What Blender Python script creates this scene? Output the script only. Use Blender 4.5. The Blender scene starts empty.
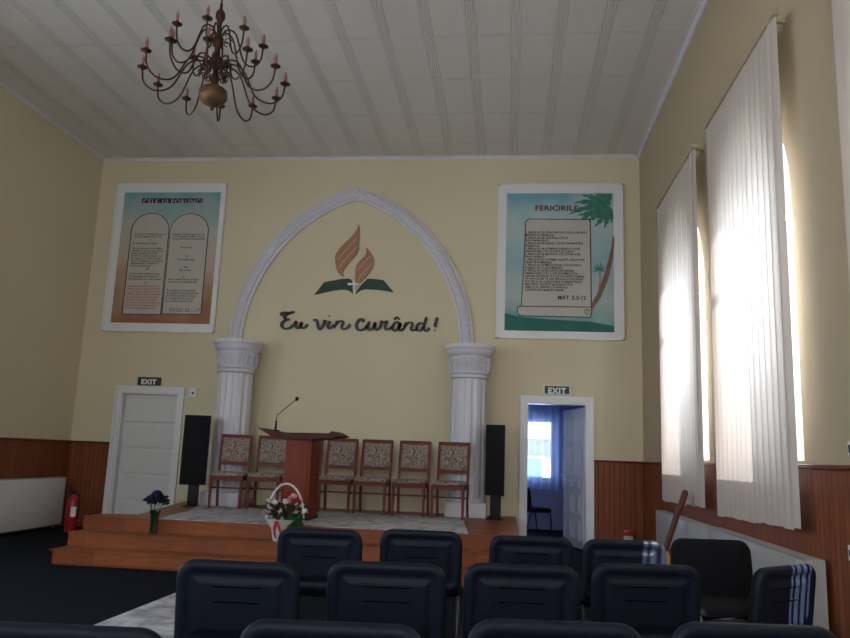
import bpy, bmesh, math, random
from mathutils import Vector, Matrix
random.seed(7)
R = math.radians
S = bpy.context.scene
C = S.collection
PI = math.pi

# ------------------------------------------------------------------ camera
CAM = Vector((0, 0, 1.27))
FW = Vector((-0.1122, 0.9777, 0.1776)).normalized()
RT = Vector((0.9935, 0.1073, 0.037)); RT = (RT - FW * RT.dot(FW)).normalized()
UP = RT.cross(FW)
cd = bpy.data.cameras.new('camera'); cam = bpy.data.objects.new('camera', cd); C.objects.link(cam)
M = Matrix((RT, UP, -FW)).transposed().to_4x4(); M.translation = CAM
cam.matrix_world = M
cd.sensor_width = 36; cd.lens = 760.08 / 850 * 36; cd.clip_start = 0.05; cd.clip_end = 200
S.camera = cam

def at(x, y, Y):            # point of the wall plane at depth Y for a measured picture point
    d = FW * 760.08 + RT * (x - 425) - UP * (y - 319)
    p = CAM + d * (Y / d.y)
    return (p.x, p.z)

# ------------------------------------------------------------------ room dimensions
XL, XR, YB, YF, ZC, ZW = -6.91, 1.955, 11.54, -3.0, 6.03, 1.31
SZ = 0.45                   # stage height

# ------------------------------------------------------------------ materials
MAT = {}
def nn(nt, t, **k):
    n = nt.nodes.new(t)
    for a, b in k.items():
        if a in n.inputs: n.inputs[a].default_value = b
        else: setattr(n, a, b)
    return n
def mat(name, col, rough=0.6, var=0.08, scale=12.0, bump=0.0, metal=0.0, spec=0.5, bscale=None, stretch=(1,1,1), coat=0.0, sheen=0.0):
    m = bpy.data.materials.new(name); m.use_nodes = True; nt = m.node_tree
    b = nt.nodes['Principled BSDF']
    tc = nn(nt, 'ShaderNodeTexCoord'); mp = nn(nt, 'ShaderNodeMapping'); mp.inputs['Scale'].default_value = stretch
    nt.links.new(tc.outputs['Object'], mp.inputs['Vector'])
    no = nn(nt, 'ShaderNodeTexNoise', Scale=scale, Detail=4.0)
    nt.links.new(mp.outputs[0], no.inputs['Vector'])
    mx = nn(nt, 'ShaderNodeMix', data_type='RGBA')
    mx.inputs['A'].default_value = (*[c * (1 - var) for c in col], 1)
    mx.inputs['B'].default_value = (*[min(1, c * (1 + var)) for c in col], 1)
    nt.links.new(no.outputs['Fac'], mx.inputs['Factor'])
    nt.links.new(mx.outputs['Result'], b.inputs['Base Color'])
    b.inputs['Roughness'].default_value = rough; b.inputs['Metallic'].default_value = metal
    b.inputs['Specular IOR Level'].default_value = spec
    b.inputs['Coat Weight'].default_value = coat
    b.inputs['Sheen Weight'].default_value = sheen
    if bump:
        n2 = nn(nt, 'ShaderNodeTexNoise', Scale=bscale or scale * 4, Detail=3.0)
        nt.links.new(mp.outputs[0], n2.inputs['Vector'])
        bp = nn(nt, 'ShaderNodeBump', Strength=bump, Distance=0.01)
        nt.links.new(n2.outputs['Fac'], bp.inputs['Height']); nt.links.new(bp.outputs[0], b.inputs['Normal'])
    MAT[name] = m
    return m

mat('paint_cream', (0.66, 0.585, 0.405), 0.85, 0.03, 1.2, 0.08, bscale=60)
mat('paint_tan_backlit', (0.47, 0.385, 0.26), 0.85, 0.03, 1.2, 0.08, bscale=60)  # backlit shade put into the right wall's cream; blind rails are tan
mat('paint_skylit', (0.36, 0.38, 0.55), 0.85, 0.03, 1.2)  # side room walls: blue cast of the skylight put into the colour
mat('carpet_navy', (0.006, 0.008, 0.014), 0.95, 0.35, 60, 0.5, bscale=300, spec=0.1)
mat('white_gloss', (0.74, 0.74, 0.75), 0.35, 0.02, 3)
mat('white_plaster', (0.66, 0.645, 0.70), 0.55, 0.04, 20, 0.15, bscale=50)
mat('white_door', (0.66, 0.66, 0.66), 0.45, 0.03, 5)
mat('door_white_skylit', (0.62, 0.64, 0.74), 0.45, 0.03, 5)  # white door leaf with the skylight's blue mixed into its colour
mat('shaded_white', (0.40, 0.39, 0.37), 0.4, 0.02, 5)  # white enamel darkened to carry the shade on the right radiators
mat('dark_gap', (0.02, 0.02, 0.02), 0.8, 0.1, 5)
mat('cherry', (0.13, 0.018, 0.009), 0.42, 0.3, 6, stretch=(6, 6, 1), spec=0.25)
mat('lectern_wood', (0.17, 0.026, 0.009), 0.5, 0.25, 5, stretch=(5, 5, 0.6), spec=0.25)
mat('lectern_dark', (0.06, 0.014, 0.008), 0.6, 0.25, 5, spec=0.3)
mat('black_plastic', (0.008, 0.008, 0.009), 0.55, 0.1, 20, spec=0.25)
mat('black_cloth', (0.010, 0.010, 0.012), 0.85, 0.3, 200, 0.3, bscale=400, spec=0.2)
mat('shell_plastic', (0.006, 0.009, 0.018), 0.5, 0.15, 40, 0.12, bscale=260, spec=0.18)
mat('fabric_black', (0.006, 0.006, 0.008), 0.9, 0.3, 150, 0.4, bscale=420, spec=0.2)
mat('frame_black', (0.015, 0.015, 0.017), 0.3, 0.1, 20)
mat('brass_dark', (0.09, 0.045, 0.03), 0.5, 0.3, 15, metal=0.85)
mat('brass_bowl', (0.17, 0.10, 0.055), 0.55, 0.3, 12, metal=0.85)
mat('candle', (0.30, 0.13, 0.11), 0.5, 0.1, 20)
mat('copper', (0.36, 0.17, 0.09), 0.45, 0.12, 12, metal=0.25)
mat('copper_line', (0.52, 0.40, 0.28), 0.5, 0.05, 12)
mat('book_green', (0.008, 0.035, 0.022), 0.5, 0.2, 12)
mat('letter_brown', (0.020, 0.014, 0.009), 0.4, 0.2, 12)
mat('tablet', (0.50, 0.47, 0.42), 0.7, 0.05, 8)
mat('print_head', (0.5, 0.5, 0.5), 0.7, 0.1, 8)
mat('ink', (0.02, 0.02, 0.02), 0.7, 0.1, 8)
mat('ink_red', (0.42, 0.05, 0.03), 0.7, 0.1, 8)
mat('ink_maroon', (0.12, 0.03, 0.05), 0.7, 0.1, 8)
mat('palm_green', (0.05, 0.20, 0.14), 0.7, 0.6, 14)
mat('palm_trunk', (0.22, 0.11, 0.08), 0.7, 0.3, 20)
mat('sign_black', (0.015, 0.022, 0.02), 0.5, 0.1, 8)
mat('sign_white', (0.72, 0.76, 0.72), 0.5, 0.03, 8)
mat('red_enamel', (0.35, 0.012, 0.015), 0.3, 0.1, 8)
mat('rug_grey', (0.42, 0.41, 0.43), 0.95, 0.0, 5)
mat('basket_white', (0.62, 0.62, 0.58), 0.6, 0.1, 40, 0.2)
mat('leaf', (0.025, 0.11, 0.035), 0.5, 0.4, 20)
mat('leaf_dark', (0.02, 0.045, 0.02), 0.6, 0.4, 20)
mat('petal_pink', (0.72, 0.42, 0.44), 0.6, 0.12, 30)
mat('petal_white', (0.78, 0.72, 0.70), 0.6, 0.08, 30)
mat('petal_red', (0.45, 0.015, 0.03), 0.6, 0.2, 30)
mat('petal_purple', (0.020, 0.012, 0.055), 0.6, 0.4, 30)
mat('petal_brown', (0.06, 0.02, 0.015), 0.6, 0.3, 30)
mat('guitar_top', (0.50, 0.25, 0.10), 0.25, 0.15, 6, stretch=(8, 8, 1), coat=0.4)
mat('guitar_side', (0.16, 0.05, 0.025), 0.3, 0.2, 6, coat=0.4)
mat('neck_wood', (0.13, 0.04, 0.025), 0.35, 0.2, 10, stretch=(8, 8, 1))
mat('steel', (0.5, 0.5, 0.5), 0.3, 0.05, 10, metal=0.9)
mat('house_wall', (0.75, 0.76, 0.78), 0.8, 0.05, 4)
mat('house_roof', (0.35, 0.38, 0.45), 0.8, 0.2, 4)
mat('house_glass', (0.10, 0.16, 0.30), 0.2, 0.1, 4)

def N(m): return MAT[m].node_tree
def groove_mat(name, col, pitch, axis_sum=True, depth=0.5, gw=0.14, var=0.35):
    """narrow vertical boards: dark groove lines every `pitch` metres along x+y"""
    m = bpy.data.materials.new(name); m.use_nodes = True; nt = m.node_tree; b = nt.nodes['Principled BSDF']
    L = nt.links.new
    tc = nn(nt, 'ShaderNodeTexCoord'); sx = nn(nt, 'ShaderNodeSeparateXYZ'); L(tc.outputs['Object'], sx.inputs[0])
    ad = nn(nt, 'ShaderNodeMath', operation='ADD'); L(sx.outputs['X'], ad.inputs[0]); L(sx.outputs['Y'], ad.inputs[1])
    dv = nn(nt, 'ShaderNodeMath', operation='DIVIDE'); L(ad.outputs[0], dv.inputs[0]); dv.inputs[1].default_value = pitch
    fr = nn(nt, 'ShaderNodeMath', operation='FRACT'); L(dv.outputs[0], fr.inputs[0])
    fl = nn(nt, 'ShaderNodeMath', operation='FLOOR'); L(dv.outputs[0], fl.inputs[0])
    wn = nn(nt, 'ShaderNodeTexWhiteNoise', noise_dimensions='1D'); L(fl.outputs[0], wn.inputs['W'])
    pp = nn(nt, 'ShaderNodeMath', operation='PINGPONG'); L(fr.outputs[0], pp.inputs[0]); pp.inputs[1].default_value = 0.5
    ss = nn(nt, 'ShaderNodeMapRange'); ss.inputs['From Min'].default_value = 0; ss.inputs['From Max'].default_value = gw
    L(pp.outputs[0], ss.inputs['Value'])
    mp = nn(nt, 'ShaderNodeMapping'); mp.inputs['Scale'].default_value = (9, 9, 0.8); L(tc.outputs['Object'], mp.inputs[0])
    no = nn(nt, 'ShaderNodeTexNoise', Scale=4.0, Detail=6.0); L(mp.outputs[0], no.inputs['Vector'])
    a2 = nn(nt, 'ShaderNodeMath', operation='ADD'); L(no.outputs['Fac'], a2.inputs[0])
    m3 = nn(nt, 'ShaderNodeMath', operation='MULTIPLY'); L(wn.outputs['Value'], m3.inputs[0]); m3.inputs[1].default_value = 0.4
    L(m3.outputs[0], a2.inputs[1])
    mx = nn(nt, 'ShaderNodeMix', data_type='RGBA'); L(a2.outputs[0], mx.inputs['Factor'])
    mx.inputs['A'].default_value = (*[c * (1 - var) for c in col], 1); mx.inputs['B'].default_value = (*[c * (1 + var) for c in col], 1)
    mg = nn(nt, 'ShaderNodeMix', data_type='RGBA'); L(ss.outputs[0], mg.inputs['Factor'])
    mg.inputs['A'].default_value = (*[c * 0.35 for c in col], 1); L(mx.outputs['Result'], mg.inputs['B'])
    L(mg.outputs['Result'], b.inputs['Base Color'])
    bp = nn(nt, 'ShaderNodeBump', Strength=depth, Distance=0.006); L(ss.outputs[0], bp.inputs['Height']); L(bp.outputs[0], b.inputs['Normal'])
    b.inputs['Roughness'].default_value = 0.5; b.inputs['Specular IOR Level'].default_value = 0.25
    MAT[name] = m
groove_mat('wainscot', (0.19, 0.053, 0.018), 0.075, gw=0.11)

def laminate():
    m = bpy.data.materials.new('laminate'); m.use_nodes = True; nt = m.node_tree; b = nt.nodes['Principled BSDF']; L = nt.links.new
    tc = nn(nt, 'ShaderNodeTexCoord')
    sp = nn(nt, 'ShaderNodeSeparateXYZ'); L(tc.outputs['Object'], sp.inputs[0])
    cb = nn(nt, 'ShaderNodeCombineXYZ'); L(sp.outputs['X'], cb.inputs['X'])
    ad = nn(nt, 'ShaderNodeMath', operation='ADD'); L(sp.outputs['Y'], ad.inputs[0]); L(sp.outputs['Z'], ad.inputs[1]); L(ad.outputs[0], cb.inputs['Y'])
    br = nn(nt, 'ShaderNodeTexBrick'); L(cb.outputs[0], br.inputs['Vector'])
    br.inputs['Scale'].default_value = 1.0; br.inputs['Brick Width'].default_value = 0.62; br.inputs['Row Height'].default_value = 0.15
    br.inputs['Mortar Size'].default_value = 0.0015; br.inputs['Bias'].default_value = -0.1
    br.inputs['Color1'].default_value = (0.19, 0.049, 0.015, 1); br.inputs['Color2'].default_value = (0.28, 0.082, 0.024, 1); br.inputs['Mortar'].default_value = (0.08, 0.02, 0.01, 1)
    mp = nn(nt, 'ShaderNodeMapping'); mp.inputs['Scale'].default_value = (1.2, 14, 14); L(tc.outputs['Object'], mp.inputs[0])
    no = nn(nt, 'ShaderNodeTexNoise', Scale=4.0, Detail=6.0); L(mp.outputs[0], no.inputs['Vector'])
    mr = nn(nt, 'ShaderNodeMapRange'); mr.inputs['To Min'].default_value = 0.6; mr.inputs['To Max'].default_value = 1.35; L(no.outputs['Fac'], mr.inputs['Value'])
    mu = nn(nt, 'ShaderNodeMix', data_type='RGBA', blend_type='MULTIPLY'); mu.inputs['Factor'].default_value = 1
    L(br.outputs['Color'], mu.inputs['A']); L(mr.outputs[0], mu.inputs['B']); L(mu.outputs['Result'], b.inputs['Base Color'])
    b.inputs['Roughness'].default_value = 0.4; b.inputs['Specular IOR Level'].default_value = 0.3
    MAT['laminate'] = m
laminate()

def ceiling_mat():
    m = bpy.data.materials.new('ceiling_tile'); m.use_nodes = True; nt = m.node_tree; b = nt.nodes['Principled BSDF']; L = nt.links.new
    tc = nn(nt, 'ShaderNodeTexCoord'); sp = nn(nt, 'ShaderNodeSeparateXYZ'); L(tc.outputs['Object'], sp.inputs[0])
    def edge(out, pitch):      # distance to nearest seam in metres
        dv = nn(nt, 'ShaderNodeMath', operation='DIVIDE'); L(out, dv.inputs[0]); dv.inputs[1].default_value = pitch
        pp = nn(nt, 'ShaderNodeMath', operation='PINGPONG'); L(dv.outputs[0], pp.inputs[0]); pp.inputs[1].default_value = 0.5
        mu = nn(nt, 'ShaderNodeMath', operation='MULTIPLY'); L(pp.outputs[0], mu.inputs[0]); mu.inputs[1].default_value = pitch
        return mu.outputs[0]
    def ridges(d, wid):        # a few fine ridges beside each seam
        s = nn(nt, 'ShaderNodeMath', operation='MULTIPLY'); L(d, s.inputs[0]); s.inputs[1].default_value = 2 * PI / 0.026
        sn = nn(nt, 'ShaderNodeMath', operation='COSINE'); L(s.outputs[0], sn.inputs[0])
        lt = nn(nt, 'ShaderNodeMath', operation='LESS_THAN'); L(d, lt.inputs[0]); lt.inputs[1].default_value = wid
        r = nn(nt, 'ShaderNodeMath', operation='MULTIPLY'); L(sn.outputs[0], r.inputs[0]); L(lt.outputs[0], r.inputs[1])
        return r.outputs[0]
    rx = ridges(edge(sp.outputs['X'], 0.5), 0.065); ry = ridges(edge(sp.outputs['Y'], 1.0), 0.03)
    ad = nn(nt, 'ShaderNodeMath', operation='ADD'); L(rx, ad.inputs[0]); L(ry, ad.inputs[1])
    bp = nn(nt, 'ShaderNodeBump', Strength=0.7, Distance=0.005); L(ad.outputs[0], bp.inputs['Height']); L(bp.outputs[0], b.inputs['Normal'])
    mr = nn(nt, 'ShaderNodeMapRange'); mr.inputs['From Min'].default_value = -1; mr.inputs['To Min'].default_value = 0.92; mr.inputs['To Max'].default_value = 1.03
    L(ad.outputs[0], mr.inputs['Value'])
    no = nn(nt, 'ShaderNodeTexNoise', Scale=0.8, Detail=3.0); L(tc.outputs['Object'], no.inputs['Vector'])
    mx = nn(nt, 'ShaderNodeMix', data_type='RGBA'); L(no.outputs['Fac'], mx.inputs['Factor'])
    mx.inputs['A'].default_value = (0.68, 0.65, 0.64, 1); mx.inputs['B'].default_value = (0.76, 0.73, 0.72, 1)
    mu = nn(nt, 'ShaderNodeMix', data_type='RGBA', blend_type='MULTIPLY'); mu.inputs['Factor'].default_value = 1
    L(mx.outputs['Result'], mu.inputs['A']); L(mr.outputs[0], mu.inputs['B']); L(mu.outputs['Result'], b.inputs['Base Color'])
    b.inputs['Roughness'].default_value = 0.5
    MAT['ceiling_tile'] = m
ceiling_mat()

def marble_rug(name, a, bcol):
    m = MAT[name]; nt = m.node_tree; b = nt.nodes['Principled BSDF']; L = nt.links.new
    tc = nn(nt, 'ShaderNodeTexCoord')
    no = nn(nt, 'ShaderNodeTexNoise', Scale=3.5, Detail=8.0, Distortion=1.6); L(tc.outputs['Object'], no.inputs['Vector'])
    cr = nn(nt, 'ShaderNodeValToRGB'); cr.color_ramp.elements[0].position = 0.38; cr.color_ramp.elements[1].position = 0.6
    cr.color_ramp.elements[0].color = (*a, 1); cr.color_ramp.elements[1].color = (*bcol, 1)
    L(no.outputs['Fac'], cr.inputs['Fac']); L(cr.outputs['Color'], b.inputs['Base Color'])
marble_rug('rug_grey', (0.26, 0.25, 0.27), (0.50, 0.49, 0.50))

def floral():
    m = bpy.data.materials.new('floral'); m.use_nodes = True; nt = m.node_tree; b = nt.nodes['Principled BSDF']; L = nt.links.new
    tc = nn(nt, 'ShaderNodeTexCoord')
    no = nn(nt, 'ShaderNodeTexNoise', Scale=22.0, Detail=3.0, Distortion=2.5); L(tc.outputs['Object'], no.inputs['Vector'])
    cr = nn(nt, 'ShaderNodeValToRGB'); e = cr.color_ramp.elements
    e[0].position = 0.40; e[0].color = (0.07, 0.045, 0.035, 1); e[1].position = 0.56; e[1].color = (0.38, 0.30, 0.25, 1)
    L(no.outputs['Fac'], cr.inputs['Fac']); L(cr.outputs['Color'], b.inputs['Base Color']); b.inputs['Roughness'].default_value = 0.9
    MAT['floral'] = m
floral()

def fabric_translucent(name, col, tr, alpha=0.0):
    m = bpy.data.materials.new(name); m.use_nodes = True; nt = m.node_tree; L = nt.links.new
    for n in list(nt.nodes):
        if n.type == 'BSDF_PRINCIPLED': nt.nodes.remove(n)
    out = [n for n in nt.nodes if n.type == 'OUTPUT_MATERIAL'][0]
    tc = nn(nt, 'ShaderNodeTexCoord')
    no = nn(nt, 'ShaderNodeTexNoise', Scale=120.0, Detail=2.0); L(tc.outputs['Object'], no.inputs['Vector'])
    mx = nn(nt, 'ShaderNodeMix', data_type='RGBA'); L(no.outputs['Fac'], mx.inputs['Factor'])
    mx.inputs['A'].default_value = (*[c * 0.94 for c in col], 1); mx.inputs['B'].default_value = (*col, 1)
    d = nn(nt, 'ShaderNodeBsdfDiffuse'); t = nn(nt, 'ShaderNodeBsdfTranslucent'); L(mx.outputs['Result'], d.inputs[0]); L(mx.outputs['Result'], t.inputs[0])
    ms = nn(nt, 'ShaderNodeMixShader'); ms.inputs[0].default_value = tr; L(d.outputs[0], ms.inputs[1]); L(t.outputs[0], ms.inputs[2])
    o = ms
    if alpha:
        tp = nn(nt, 'ShaderNodeBsdfTransparent'); m2 = nn(nt, 'ShaderNodeMixShader'); m2.inputs[0].default_value = alpha
        L(ms.outputs[0], m2.inputs[1]); L(tp.outputs[0], m2.inputs[2]); o = m2
    L(o.outputs[0], out.inputs['Surface']); MAT[name] = m
fabric_translucent('blind_fabric', (0.66, 0.58, 0.53), 0.185)
fabric_translucent('sheer_curtain', (0.55, 0.68, 1.0), 0.6, 0.62)

def pane_mat(name, tint, refl=0.06):
    m = bpy.data.materials.new(name); m.use_nodes = True; nt = m.node_tree; L = nt.links.new
    for n in list(nt.nodes):
        if n.type == 'BSDF_PRINCIPLED': nt.nodes.remove(n)
    out = [n for n in nt.nodes if n.type == 'OUTPUT_MATERIAL'][0]
    tp = nn(nt, 'ShaderNodeBsdfTransparent'); tp.inputs[0].default_value = (*tint, 1)
    g = nn(nt, 'ShaderNodeBsdfGlossy'); g.inputs['Roughness'].default_value = 0.02
    ms = nn(nt, 'ShaderNodeMixShader'); ms.inputs[0].default_value = refl
    L(tp.outputs[0], ms.inputs[1]); L(g.outputs[0], ms.inputs[2]); L(ms.outputs[0], out.inputs['Surface']); MAT[name] = m
pane_mat('pane', (0.95, 0.97, 0.98))
pane_mat('vase_glass', (0.55, 0.75, 0.60), 0.15)

def picture_mat(name, stops, z0, z1):
    """printed picture: bands of colour with soft brushy noise (ink of the print itself)"""
    m = bpy.data.materials.new(name); m.use_nodes = True; nt = m.node_tree; b = nt.nodes['Principled BSDF']; L = nt.links.new
    tc = nn(nt, 'ShaderNodeTexCoord'); sp = nn(nt, 'ShaderNodeSeparateXYZ'); L(tc.outputs['Object'], sp.inputs[0])
    no = nn(nt, 'ShaderNodeTexNoise', Scale=1.8, Detail=5.0); L(tc.outputs['Object'], no.inputs['Vector'])
    mr = nn(nt, 'ShaderNodeMapRange'); mr.inputs['From Min'].default_value = z0; mr.inputs['From Max'].default_value = z1; L(sp.outputs['Z'], mr.inputs['Value'])
    ma = nn(nt, 'ShaderNodeMath', operation='MULTIPLY_ADD'); L(no.outputs['Fac'], ma.inputs[0]); ma.inputs[1].default_value = 0.5; ma.inputs[2].default_value = -0.25
    ad = nn(nt, 'ShaderNodeMath', operation='ADD'); L(mr.outputs[0], ad.inputs[0]); L(ma.outputs[0], ad.inputs[1])
    cr = nn(nt, 'ShaderNodeValToRGB'); e = cr.color_ramp.elements
    while len(e) < len(stops): e.new(0.5)
    for i, (p, c) in enumerate(stops): e[i].position = p; e[i].color = (*c, 1)
    L(ad.outputs[0], cr.inputs['Fac']); L(cr.outputs['Color'], b.inputs['Base Color']); b.inputs['Roughness'].default_value = 0.6
    MAT[name] = m
picture_mat('print_sunset', [(0.0, (0.30, 0.12, 0.06)), (0.18, (0.36, 0.21, 0.13)), (0.45, (0.50, 0.37, 0.30)), (0.75, (0.46, 0.46, 0.42)), (1.0, (0.17, 0.37, 0.42))], 3.2, 5.42)
picture_mat('print_beach', [(0.0, (0.10, 0.30, 0.30)), (0.2, (0.42, 0.48, 0.46)), (0.5, (0.27, 0.43, 0.47)), (0.78, (0.42, 0.52, 0.52)), (1.0, (0.16, 0.38, 0.46))], 3.2, 5.4)
mat('print_lawn', (0.01, 0.13, 0.10), 0.6, 0.2, 4)

# ------------------------------------------------------------------ mesh helpers
def finish(name, bm, m, parent=None, smooth=35):
    bmesh.ops.recalc_face_normals(bm, faces=bm.faces)
    me = bpy.data.meshes.new(name); bm.to_mesh(me); bm.free()
    me.materials.append(MAT[m])
    if smooth:
        for p in me.polygons: p.use_smooth = True
        me.set_sharp_from_angle(angle=R(smooth))
    o = bpy.data.objects.new(name, me); C.objects.link(o)
    if parent is not None: o.parent = parent
    return o
def tag(o, label, cat, group=None, kind=None):
    o['label'] = label; o['category'] = cat
    if group: o['group'] = group
    if kind: o['kind'] = kind
    return o
def thing(name, label, cat, loc=(0, 0, 0), rz=0, group=None):
    o = bpy.data.objects.new(name, None); C.objects.link(o); o.location = loc; o.rotation_euler = (0, 0, rz)
    o.empty_display_size = 0.1
    return tag(o, label, cat, group)
def struct(o):
    o['kind'] = 'structure'; return o
def dup(root, loc=None, rz=None, label=None, group=None):
    def cp(o, par):
        c = o.copy(); C.objects.link(c); c.parent = par
        for ch in list(o.children): cp(ch, c)
        return c
    r = cp(root, None)
    if loc is not None: r.location = loc
    if rz is not None: r.rotation_euler = (0, 0, rz)
    if label: r['label'] = label
    if group: r['group'] = group
    return r
def box(bm, x0, x1, y0, y1, z0, z1, bev=0.0, mtx=None):
    vs = [bm.verts.new((x, y, z)) for x in (x0, x1) for y in (y0, y1) for z in (z0, z1)]
    fs = [bm.faces.new([vs[i] for i in q]) for q in ((0, 1, 3, 2), (4, 6, 7, 5), (0, 4, 5, 1), (2, 3, 7, 6), (0, 2, 6, 4), (1, 5, 7, 3))]
    if bev:
        es = list({e for f in fs for e in f.edges})
        r = bmesh.ops.bevel(bm, geom=es, offset=bev, segments=2, affect='EDGES', profile=0.5)
        vs = list({v for f in r['faces'] for v in f.verts} | {v for v in vs if v.is_valid})
    if mtx is not None: bmesh.ops.transform(bm, matrix=mtx, verts=vs)
    return bm
def B(*a, **k):
    bm = bmesh.new(); return box(bm, *a, **k)
def catmull(pts, n=6):
    P = [Vector(p) for p in pts]
    if len(P) < 3: return P
    Q = [P[0] * 2 - P[1]] + P + [P[-1] * 2 - P[-2]]
    out = []
    for i in range(1, len(Q) - 2):
        a, b, c, d = Q[i-1:i+3]
        for k in range(n):
            t = k / n
            out.append(0.5 * ((2*b) + (c-a)*t + (2*a-5*b+4*c-d)*t*t + (3*b-a-3*c+d)*t**3))
    return out + [P[-1]]
def tube(bm, pts, r, seg=8, smooth=0, r1=None, closed=False):
    P = catmull(pts, smooth) if smooth else [Vector(p) for p in pts]
    n = len(P); rings = []; prev = None
    for i, p in enumerate(P):
        if closed: t = (P[(i+1) % n] - P[i-1]).normalized()
        else: t = (P[min(i+1, n-1)] - P[max(i-1, 0)]).normalized()
        if prev is None:
            a = Vector((0, 0, 1)) if abs(t.z) < 0.9 else Vector((1, 0, 0)); u = (a - t * a.dot(t)).normalized()
        else: u = (prev - t * prev.dot(t)).normalized()
        prev = u; v = t.cross(u)
        rr = r if r1 is None else r + (r1 - r) * i / max(1, n - 1)
        if callable(r): rr = r(i / max(1, n - 1))
        rings.append([bm.verts.new(p + (u * math.cos(2*PI*k/seg) + v * math.sin(2*PI*k/seg)) * rr) for k in range(seg)])
    m = n if closed else n - 1
    for i in range(m):
        A, Bq = rings[i], rings[(i+1) % n]
        for k in range(seg): bm.faces.new((A[k], A[(k+1) % seg], Bq[(k+1) % seg], Bq[k]))
    if not closed: bm.faces.new(rings[0][::-1]); bm.faces.new(rings[-1])
    return bm
def lathe(bm, prof, seg=24, c=(0, 0, 0), flute=None, a0=0, a1=2*PI):
    """prof: list of (radius, z)"""
    rings = []
    for r, z in prof:
        ring = []
        for k in range(seg):
            a = 2*PI*k/seg
            rr = max(r, 0.0004) * (1 - (flute(a) if flute else 0))
            ring.append(bm.verts.new((c[0] + rr*math.cos(a), c[1] + rr*math.sin(a), c[2] + z)))
        rings.append(ring)
    for A, Bq in zip(rings, rings[1:]):
        for k in range(seg): bm.faces.new((A[k], A[(k+1) % seg], Bq[(k+1) % seg], Bq[k]))
    bm.faces.new(rings[0][::-1]); bm.faces.new(rings[-1])
    return bm
def prism(bm, pts, axis, a, b):
    """extrude a 2D outline along axis: 'y' outline is (x,z), 'x' outline is (y,z), 'z' outline is (x,y)"""
    def mk(p, t): return {'y': (p[0], t, p[1]), 'x': (t, p[0], p[1]), 'z': (p[0], p[1], t)}[axis]
    A = [bm.verts.new(mk(p, a)) for p in pts]; Bq = [bm.verts.new(mk(p, b)) for p in pts]
    n = len(pts)
    bm.faces.new(A); bm.faces.new(Bq[::-1])
    for i in range(n): bm.faces.new((A[i], A[(i+1) % n], Bq[(i+1) % n], Bq[i]))
    return bm
def P(pts, axis, a, b): return prism(bmesh.new(), pts, axis, a, b)
def rrect(w, h, r, n=5):
    out = []
    for cx, cz, a0 in ((w/2-r, h/2-r, 0), (-w/2+r, h/2-r, 90), (-w/2+r, -h/2+r, 180), (w/2-r, -h/2+r, 270)):
        for k in range(n + 1):
            a = R(a0 + 90*k/n); out.append((cx + r*math.cos(a), cz + r*math.sin(a)))
    return out
def plate(bm, w, h, r, prof, f, n=5):
    """rings of a rounded rectangle; prof = list of (inset, depth); f maps (u,v,d) to a point"""
    rings = []
    for ins, d in prof:
        pts = rrect(w - 2*ins, h - 2*ins, max(r - ins, 0.004), n)
        rings.append([bm.verts.new(f(u, v, d)) for u, v in pts])
    for A, Bq in zip(rings, rings[1:]):
        k = len(A)
        for i in range(k): bm.faces.new((A[i], A[(i+1) % k], Bq[(i+1) % k], Bq[i]))
    for ring, fl in ((rings[0], True), (rings[-1], False)):
        bm.faces.new(ring[::-1] if fl else ring)
    return bm
def textmesh(name, body, size, x, z, y, m, parent, align='LEFT', extrude=0.0005, width=None, spacing=1.0, rot=0, line=1.0, bold=0.0):
    cu = bpy.data.curves.new(name, 'FONT'); cu.body = body; cu.size = size; cu.align_x = align; cu.align_y = 'TOP'
    cu.extrude = extrude; cu.resolution_u = 2; cu.space_character = spacing; cu.space_line = line; cu.offset = bold
    o = bpy.data.objects.new('tmp', cu); C.objects.link(o)
    bpy.context.view_layer.update()
    me = bpy.data.meshes.new_from_object(o.evaluated_get(bpy.context.evaluated_depsgraph_get()))
    C.objects.unlink(o); bpy.data.objects.remove(o)
    xs = [v.co.x for v in me.vertices]
    sc = width / (max(xs) - min(xs)) if width and xs else 1.0
    for v in me.vertices:
        c = v.co.copy()
        v.co = (x + c.x * sc, y - c.z, z + c.y)
    me.name = name; me.materials.clear(); me.materials.append(MAT[m])
    o = bpy.data.objects.new(name, me); C.objects.link(o); o.parent = parent
    return o

# ------------------------------------------------------------------ room shell
T = 0.30
WIN = [(7.82, 9.28), (5.38, 6.84), (2.27, 3.93), (0.10, 1.56)]     # right wall openings
LEFT_FILL_WIN = [(5.2, 6.8), (2.6, 4.2), (0.0, 1.6)]                        # unseen left wall openings, added to let in fill light
SILL, SPR, TOP = 1.335, 3.22, 4.02
def arch_outline(y0, y1, n=14):
    c, r = (y0 + y1) / 2, (y1 - y0) / 2
    return [(c + r*math.cos(PI - PI*k/n), SPR + (TOP - SPR)*math.sin(PI*k/n)) for k in range(n + 1)]
def side_wall(name, x0, x1, wins, m):
    bm = bmesh.new(); ws = sorted(wins); y = YF
    for a, b in ws:
        box(bm, x0, x1, y, a, 0, ZC)
        box(bm, x0, x1, a, b, 0, SILL)
        prism(bm, arch_outline(a, b) + [(b, ZC), (a, ZC)], 'x', x0, x1)
        y = b
    box(bm, x0, x1, y, YB + T, 0, ZC)
    return struct(finish(name, bm, m, smooth=20))
side_wall('wall_right', XR, XR + T, WIN, 'paint_tan_backlit')
side_wall('wall_left', XL - T, XL, LEFT_FILL_WIN, 'paint_cream')
LD = (-6.13, -5.19, 2.10); RD = (0.262, 1.148, 2.128)               # door openings x0,x1,top
bm = bmesh.new()
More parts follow.
